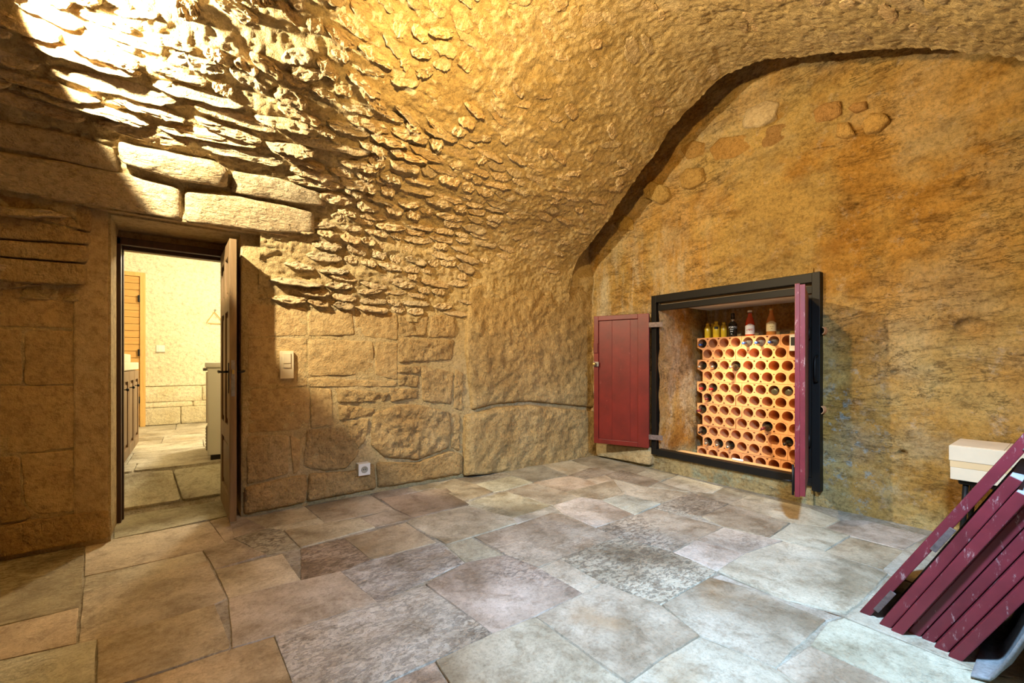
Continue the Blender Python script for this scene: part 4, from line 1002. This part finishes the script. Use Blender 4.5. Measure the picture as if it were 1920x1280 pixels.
for L in range(6):
    zc = RTOP-(L+0.5)*LH
    for k in range(3):
        yc = RY-2*PT-k*3.5*PT; fl = k % 2
        xo = rr.uniform(-0.006, 0.006)
        o = bpy.data.objects.new('rack_brick', BM); link(o, rack)
        M = Matrix.Translation((RX+0.13+xo, yc, zc)) @ (Matrix.Rotation(math.pi, 4, 'X') if fl else Matrix.Identity(4))
        o.matrix_local = Matrix.Translation(-rack.location) @ M
    # hole centres by row (0 upper, 1 lower) and column from the left
    up, lo = [], []
    for k in range(3):
        yc = RY-2*PT-k*3.5*PT
        four = [yc+1.5*PT, yc+.5*PT, yc-.5*PT, yc-1.5*PT]; three = [yc+PT, yc, yc-PT]
        up += four if k % 2 == 0 else three; lo += three if k % 2 == 0 else four
    for c_, y in enumerate(up): hole[(2*L, c_)] = (y, zc+0.062)
    for c_, y in enumerate(lo): hole[(2*L+1, c_)] = (y, zc-0.062)

# bottles
def bottle_proto(glass, foil, body_prof, cap_prof):
    pass
BODY = [(0.012, 0.0), (0.034, 0.0), (0.0365, 0.006), (0.0365, 0.18), (0.034, 0.195), (0.024, 0.213), (0.0155, 0.225), (0.0140, 0.24), (0.0140, 0.292), (0.0150, 0.294), (0.0150, 0.300), (0.010, 0.302)]
CAPS = [(0.0152, 0.245), (0.0152, 0.303), (0.013, 0.305)]
def rack_bottle(row, col, glass, foil, label, out=0.07, neck=True):
    y, z = hole[(row, col)]; z = z-HR+0.0375
    # axis pointing out of the rack (-X)
    if neck: M = Matrix.Translation((RX+0.30-out, y, z)) @ Matrix.Rotation(-math.pi/2, 4, 'Y')
    else: M = Matrix.Translation((RX+0.02, y, z)) @ Matrix.Rotation(math.pi/2, 4, 'Y')
    o = empty('wine_bottle', (RX+0.12, y, z)); tag(o, label, 'bottle', 'bottles lying in the bottle bricks')
    M = Matrix.Translation(-o.location) @ M
    lathe('glass', BODY, glass, o, 18, M)
    if neck: lathe('capsule', CAPS, foil, o, 16, M)
    else: lathe('label_band', [(0.0370, 0.06), (0.0370, 0.15)], 'paper_white', o, 18, M)
for r, c_, gl, fo, lb, out, nk in [
    (0, 0, 'dark_glass', 'blue_foil', 'dark bottle with blue cap at the end of the top row of holes', 0.06, True),
    (0, 4, 'clear_glass', 'blue_foil', 'blue-capped clear bottle beside the empty holes of the top row, below the port', 0.11, True), (0, 5, 'clear_glass', 'blue_foil', 'blue-capped clear bottle in the middle of three in the top row', 0.11, True), (0, 6, 'clear_glass', 'blue_foil', 'blue-capped clear bottle in the top row below the orange-brown juice', 0.11, True),
    (2, 0, 'dark_glass', 'silver_foil', 'dark bottle at the end of the third row, beside a grey-capped one', 0.08, True), (2, 1, 'dark_glass', 'silver_foil', 'grey-capped dark bottle second in the third row of holes', 0.03, True), (2, 3, 'dark_glass', 'silver_foil', 'dark bottle whose silver neck sticks far out of the third row', 0.13, True), (2, 8, 'dark_glass', 'wine_foil', 'dark bottle in the third row half hidden by the maroon shutter edge', 0.05, True),
    (4, 0, 'dark_glass', 'red_foil', 'dark bottle with bright red cap at the end of the fifth row', 0.05, True), (4, 1, 'dark_glass', 'red_foil', 'dark bottle with red cap second in the fifth row', 0.07, True), (5, 0, 'dark_glass', 'wine_foil', 'dark bottle with wine-red cap alone in the sixth row', 0.04, True),
    (4, 6, 'green_glass', 'black_foil', 'bottle lying base outward in the fifth row, next to an empty lit hole', 0, False), (4, 7, 'green_glass', 'black_foil', 'bottle lying base outward in the fifth row between two others', 0, False), (4, 8, 'green_glass', 'black_foil', 'bottle lying base outward in the fifth row against the maroon shutter edge', 0, False),
    (6, 0, 'dark_glass', 'wine_foil', 'dark bottle with long wine-red neck at the end of the seventh row', 0.10, True), (7, 5, 'dark_glass', 'wine_foil', 'brown bottle neck in the brightly lit middle of the eighth row', 0.12, True),
    (8, 0, 'dark_glass', 'black_foil', 'dark bottle with black cap at the end of the ninth row', 0.07, True), (8, 7, 'dark_glass', 'black_foil', 'dark bottle with black cap in the ninth row near the maroon shutter', 0.08, True),
    (9, 0, 'dark_glass', 'silver_foil', 'dark bottle beside the niche side wall in the tenth row', 0.05, True), (9, 1, 'dark_glass', 'silver_foil', 'dark bottle in the middle of the tenth-row trio', 0.05, True), (9, 2, 'dark_glass', 'silver_foil', 'dark bottle of the tenth-row trio next to the empty holes', 0.06, True)]:
    rack_bottle(r, c_, gl, fo, lb, out, nk)

# bottles standing on top of the rack
def rack_top(px, base_y=None, x=RX+0.07):
    h_ = hit(px, 600, (x, 0, 0), (1, 0, 0)); return (x, h_.y, RTOP-0.002)
def curved_text(txt, size, radius, z, ang, mat, parent, name='lettering'):
    cu = bpy.data.curves.new('t', 'FONT'); cu.body = txt; cu.size = size; cu.align_x = 'CENTER'; cu.extrude = 0.0
    ob = bpy.data.objects.new('t', cu); COL.objects.link(ob); dg = bpy.context.evaluated_depsgraph_get()
    me = bpy.data.meshes.new_from_object(ob.evaluated_get(dg)); bpy.data.objects.remove(ob)
    for v in me.vertices:
        a = ang+v.co.x/radius; v.co = Vector((radius*math.cos(a), radius*math.sin(a), z+v.co.y))
    me.materials.clear(); me.materials.append(MAT[mat])
    return link(bpy.data.objects.new(name, me), parent)
FACE = math.pi+math.radians(27)                              # labels turned to the room
o = empty('port_bottle', rack_top(1374)); tag(o, 'black port bottle with white lettering standing on the bottle bricks', 'bottle')
lathe('glass', [(0.02, 0), (0.044, 0), (0.047, 0.006), (0.047, 0.135), (0.044, 0.152), (0.030, 0.168), (0.019, 0.180), (0.018, 0.20), (0.020, 0.225), (0.018, 0.236), (0.018, 0.262)], 'dark_glass', o, 24)
lathe('stopper', [(0.0195, 0.235), (0.0195, 0.272), (0.017, 0.275)], 'black_foil', o, 16)
lathe('neck_band', [(0.0200, 0.178), (0.0205, 0.19), (0.0205, 0.205)], 'silver_foil', o, 16)
curved_text('PORTO', 0.033, 0.0478, 0.098, FACE, 'print_white', o); curved_text('1990', 0.014, 0.0478, 0.076, FACE-0.2, 'print_white', o) if False else None
for z, w in ((0.080, 0.040), (0.058, 0.030), (0.030, 0.014)):
    vs = []; k = 8
    for i in range(k+1):
        a = FACE-0.3-w/0.047/2+w/0.047*i/k
        for zz in (z, z+0.006): vs.append((0.0479*math.cos(a), 0.0479*math.sin(a), zz))
    mesh_obj('print_line', vs, [(2*i, 2*i+2, 2*i+3, 2*i+1) for i in range(k)], 'print_white', o)
def juice(px, fill, labelmat, lab, h=0.285, fillh=0.20):
    o = empty('juice_bottle', rack_top(px)); tag(o, lab, 'bottle')
    lathe('glass', [(0.02, 0), (0.044, 0), (0.047, 0.008), (0.047, 0.130), (0.045, 0.150), (0.036, 0.185), (0.024, 0.220), (0.0195, 0.238), (0.0185, 0.262)], fill, o, 24)
    lathe('neck', [(0.0192, 0.232), (0.0188, 0.262), (0.021, 0.265), (0.021, 0.272)], 'clear_glass' if fill == 'tomato' else 'apricot', o, 16)
    lathe('cap', [(0.0225, 0.268), (0.0235, 0.270), (0.0235, 0.285), (0.021, 0.288)], 'paper_white' if fill == 'tomato' else 'brass', o, 18)
    z0, z1 = (0.02, 0.125) if fill == 'tomato' else (0.04, 0.14)
    vs = []; k = 20
    for i in range(k+1):
        a = FACE-1.45+2.9*i/k; zt = z1+0.010*math.cos(2.2*(i/k-0.5)*math.pi)
        for zz in (z0, zt): vs.append((0.0477*math.cos(a), 0.0477*math.sin(a), zz))
    lb = mesh_obj('label', vs, [(2*i, 2*i+2, 2*i+3, 2*i+1) for i in range(k)], labelmat, o, True)
    mt = 'print_red' if fill == 'tomato' else 'print_gold'
    for (da, zc_, rr_) in [(-0.45, 0.066, 0.011), (-0.15, 0.074, 0.008), (0.15, 0.062, 0.011), (0.42, 0.075, 0.010)] if fill == 'tomato' else [(0, 0.118, 0.016), (-0.2, 0.09, 0.006), (0.2, 0.09, 0.006), (0, 0.07, 0.006)]:
        vs = []
        for q in range(12):
            a = FACE+da+rr_*math.cos(q*math.pi/6)/0.048*1.5; vs.append((0.0482*math.cos(a), 0.0482*math.sin(a), zc_+rr_*math.sin(q*math.pi/6)*0.7))
        mesh_obj('print_mark', vs, [tuple(range(12))], mt, lb)
    return o
juice(1406, 'tomato', 'paper_white', 'bottle of red tomato juice with white label standing on the bottle bricks')
juice(1446, 'apricot', 'paper_cream', 'bottle of orange-brown juice with cream label standing on the bottle bricks')
for px, dx, sc_, lb in [(1327, 0.02, 0.92, 'small yellow drink bottle at the outer end of the yellow group'), (1336, 0.11, 0.95, 'small yellow drink bottle behind the one with the dark label'), (1343, 0.0, 1.0, 'small yellow drink bottle with a dark label, beside the port'), (1357, 0.06, 0.95, 'small yellow drink bottle next to the port bottle')]:
    o = empty('drink_bottle', rack_top(px, x=RX+0.06+dx)); o.scale = (sc_, sc_, sc_*1.15); tag(o, lb, 'bottle', 'yellow drink bottles on the rack')
    lathe('body', [(0.02, 0), (0.036, 0), (0.038, 0.005), (0.038, 0.105), (0.035, 0.120), (0.022, 0.138), (0.019, 0.15)], 'yellow_drink', o, 20)
    lathe('cap', [(0.021, 0.145), (0.021, 0.165), (0.018, 0.168)], 'yellow_drink', o, 16)
    if 'dark label' in lb and 'behind' not in lb:
        vs = []; k = 8
        for i in range(k+1):
            a = FACE-0.6+1.2*i/k
            for zz in (0.088, 0.112): vs.append((0.0388*math.cos(a), 0.0388*math.sin(a), zz))
        mesh_obj('label', vs, [(2*i, 2*i+2, 2*i+3, 2*i+1) for i in range(k)], 'print_black', o)
# thermometer fixed to the rack front, white candle stub on the ledge
h_ = hit(1487, 642, (RX-0.03, 0, 0), (1, 0, 0))
th = empty('thermometer', (RX-0.0, h_.y, h_.z)); tag(th, 'white digital thermometer with dark screen on the top bricks by the shutter', 'thermometer')
box('case', (-0.03, -0.002, -0.035, 0.035, -0.085, 0.085), 'white_plastic', th, 0.006); box('screen', (-0.033, -0.029, -0.020, 0.020, -0.03, 0.055), 'print_black', th, 0.001)
h_ = on_floor(1387, 861, 0.20)
cn = lathe('candle', [(0.010, -0.055), (0.012, -0.053), (0.012, 0.052), (0.010, 0.055)], 'paper_white', None, 14, Matrix.Rotation(math.pi/2, 4, 'X')); cn.location = (min(h_.x, 4.50), h_.y, 0.2015); tag(cn, 'white candle stub lying on the plank in front of the bottom bricks', 'candle')
# two curved terracotta shards wedged beside the frame post
for (px, py, lb) in [(1543, 620, 'upper curved terracotta shard wedged beside the black frame post'), (1541, 768, 'lower curved terracotta shard wedged beside the black frame post')]:
    h_ = hit(px, py, (XR-0.03, 0, 0), (1, 0, 0)); vs, fs = [], []
    for i in range(9):
        a = math.radians(-75+150*i/8)
        for rr_ in (0.045, 0.055):
            for xx in (-0.05, 0.06): vs.append((xx, -rr_*math.cos(a)*0.75+0.02, rr_*math.sin(a)))
    for i in range(8):
        b = i*4; fs += [(b, b+4, b+5, b+1), (b+2, b+3, b+7, b+6), (b, b+2, b+6, b+4), (b+1, b+5, b+7, b+3)]
    fs += [(0, 1, 3, 2), (32, 34, 35, 33)]
    s = mesh_obj('terracotta_shard', vs, fs, 'terracotta'); s.location = (XR-0.03, h_.y-0.012, h_.z); s.scale = (0.7, 0.62, 0.62); tag(s, lb, 'shard')

# ------------------------------------------------------------------ maroon boards leaning on the right wall
BRD = [  # near end x, foot y, lean degrees, length, width along the wall
 (2.575, 0.655, 61.2, 1.75, 0.62, 'outermost maroon board leaning in the stack, with grey hinge straps along its edge'),
 (2.530, 0.571, 62.8, 0.86, 0.50, 'short maroon board with pale top end behind the board with hinge straps'),
 (2.512, 0.526, 62.8, 0.80, 0.55, 'second short maroon board with pale top end, next to a gap in the stack'),
 (2.560, 0.478, 62.8, 1.70, 0.60, 'plain dark maroon board set back in the middle of the leaning stack'),
 (2.552, 0.432, 62.8, 1.75, 0.60, 'maroon board with chipped foot in the middle of the leaning stack'),
 (2.512, 0.386, 62.8, 1.75, 0.60, 'maroon board with scuffed edge and knot beside the innermost board'),
 (2.480, 0.340, 62.8, 1.60, 0.66, 'bright innermost maroon board of the stack, beside the grey rug'),
 (2.46, 0.115, 68.0, 1.20, 0.50, 'maroon board behind the grey rug against the right-hand wall')]
BT = 0.038
for i, (bx, by, ang, ln, wd, lb) in enumerate(BRD):
    o = empty('leaning_board', (bx, by, 0.001)); o.rotation_euler = (math.radians(90-ang), 0, 0); tag(o, lb, 'board', 'maroon boards leaning on the wall')
    # local: x along the wall, z up the board, y thickness (towards -y is the wall side after the lean)
    bm = bmesh.new(); add_box(bm, 0, wd, -BT, 0, 0, ln, 0.004)
    pn = bm_obj('panel', bm, 'maroon_paint', o)
    if i in (1, 2):
        box('end_grain', (0.001, wd-0.001, -BT+0.002, -0.002, ln-0.002, ln+0.003), 'lime_drip', o)
    if i == 0:
        for z in (0.06, 0.46, 1.00):
            st = box('hinge_strap', (-0.005, 0.006, -BT-0.012, -BT+0.010, z, z+0.13), 'strap_iron', o, 0.002)
    if i in (3,):
        box('edge_strip', (0.0, 0.03, 0.0, 0.004, 0.05, ln-0.02), 'maroon_paint', o, 0.001)
# grey rug slumped between the innermost boards
prof = [(y-0.052, z) for y, z in [(0.315, 0.006), (0.285, 0.006), (0.262, 0.010), (0.245, 0.03), (0.225, 0.075), (0.20, 0.15), (0.17, 0.25), (0.130, 0.36), (0.070, 0.50), (0.016, 0.62)]]
vs, fs = [], []; nx = 14; th_ = 0.010
for sgn in (0, 1):
    for i, (y, z) in enumerate(prof):
        a = prof[max(0, i-1)]; b = prof[min(len(prof)-1, i+1)]; tx, tz = b[0]-a[0], b[1]-a[1]; l = math.hypot(tx, tz); nx_, nz_ = tz/l, -tx/l
        for k in range(nx+1):
            x = 2.37+0.62*k/nx; wv = 0.012*math.sin(k*0.9+i*0.5)*min(1, i/4)
            vs.append((x+0.02*math.sin(i*0.7)*(k == 0), y+nx_*(th_*sgn)+wv, max(0.002, z+nz_*th_*sgn)))
m_ = len(prof)*(nx+1)
for i in range(len(prof)-1):
    for k in range(nx):
        a = i*(nx+1)+k; f = (a, a+1, a+nx+2, a+nx+1); fs.append(f); fs.append(tuple(q+m_ for q in f[::-1]))
for i in range(len(prof)-1):
    for k in (0, nx):
        a = i*(nx+1)+k; f = (a, a+nx+1, a+nx+1+m_, a+m_); fs.append(f if k == 0 else f[::-1])
for i in (0, len(prof)-1):
    for k in range(nx):
        a = i*(nx+1)+k; f = (a, a+m_, a+1+m_, a+1); fs.append(f if i == 0 else f[::-1])
rg = mesh_obj('rug', vs, fs, 'rug_grey', None, True); tag(rg, 'grey felt rug slumped upright behind the leaning maroon boards', 'rug')

# cardboard box on a black stool by the end wall
st = empty('stool', (3.92, 0.30, 0)); tag(st, 'black stool under the cardboard box by the rock wall', 'stool')
box('seat', (-0.17, 0.17, -0.17, 0.17, 0.46, 0.49), 'black_steel', st, 0.01)
for sx in (-1, 1):
    for sy in (-1, 1): tube('leg', [(sx*0.14, sy*0.14, 0.465), (sx*0.16, sy*0.16, 0.0)], 0.014, 'black_steel', st)
tube('stretcher', [(-0.15, -0.15, 0.2), (0.15, -0.15, 0.2)], 0.009, 'black_steel', st); tube('stretcher', [(-0.15, 0.15, 0.2), (0.15, 0.15, 0.2)], 0.009, 'black_steel', st)
cbx = empty('cardboard_box', (3.90, 0.28, 0.49)); tag(cbx, 'pale cardboard box closed with brown tape on the black stool', 'box')
box('carton', (-0.18, 0.18, -0.22, 0.22, 0, 0.075), 'cardboard_pale', cbx, 0.004)
box('tape_band', (-0.181, 0.181, -0.221, 0.221, 0.075, 0.115), 'tape', cbx, 0.002)
box('lid', (-0.185, 0.185, -0.225, 0.225, 0.115, 0.205), 'cardboard_pale', cbx, 0.004)
box('top_flap', (-0.18, 0.18, -0.22, 0.0, 0.205, 0.209), 'cardboard', cbx, 0.001); box('top_flap', (-0.18, 0.18, 0.002, 0.22, 0.205, 0.209), 'cardboard', cbx, 0.001)
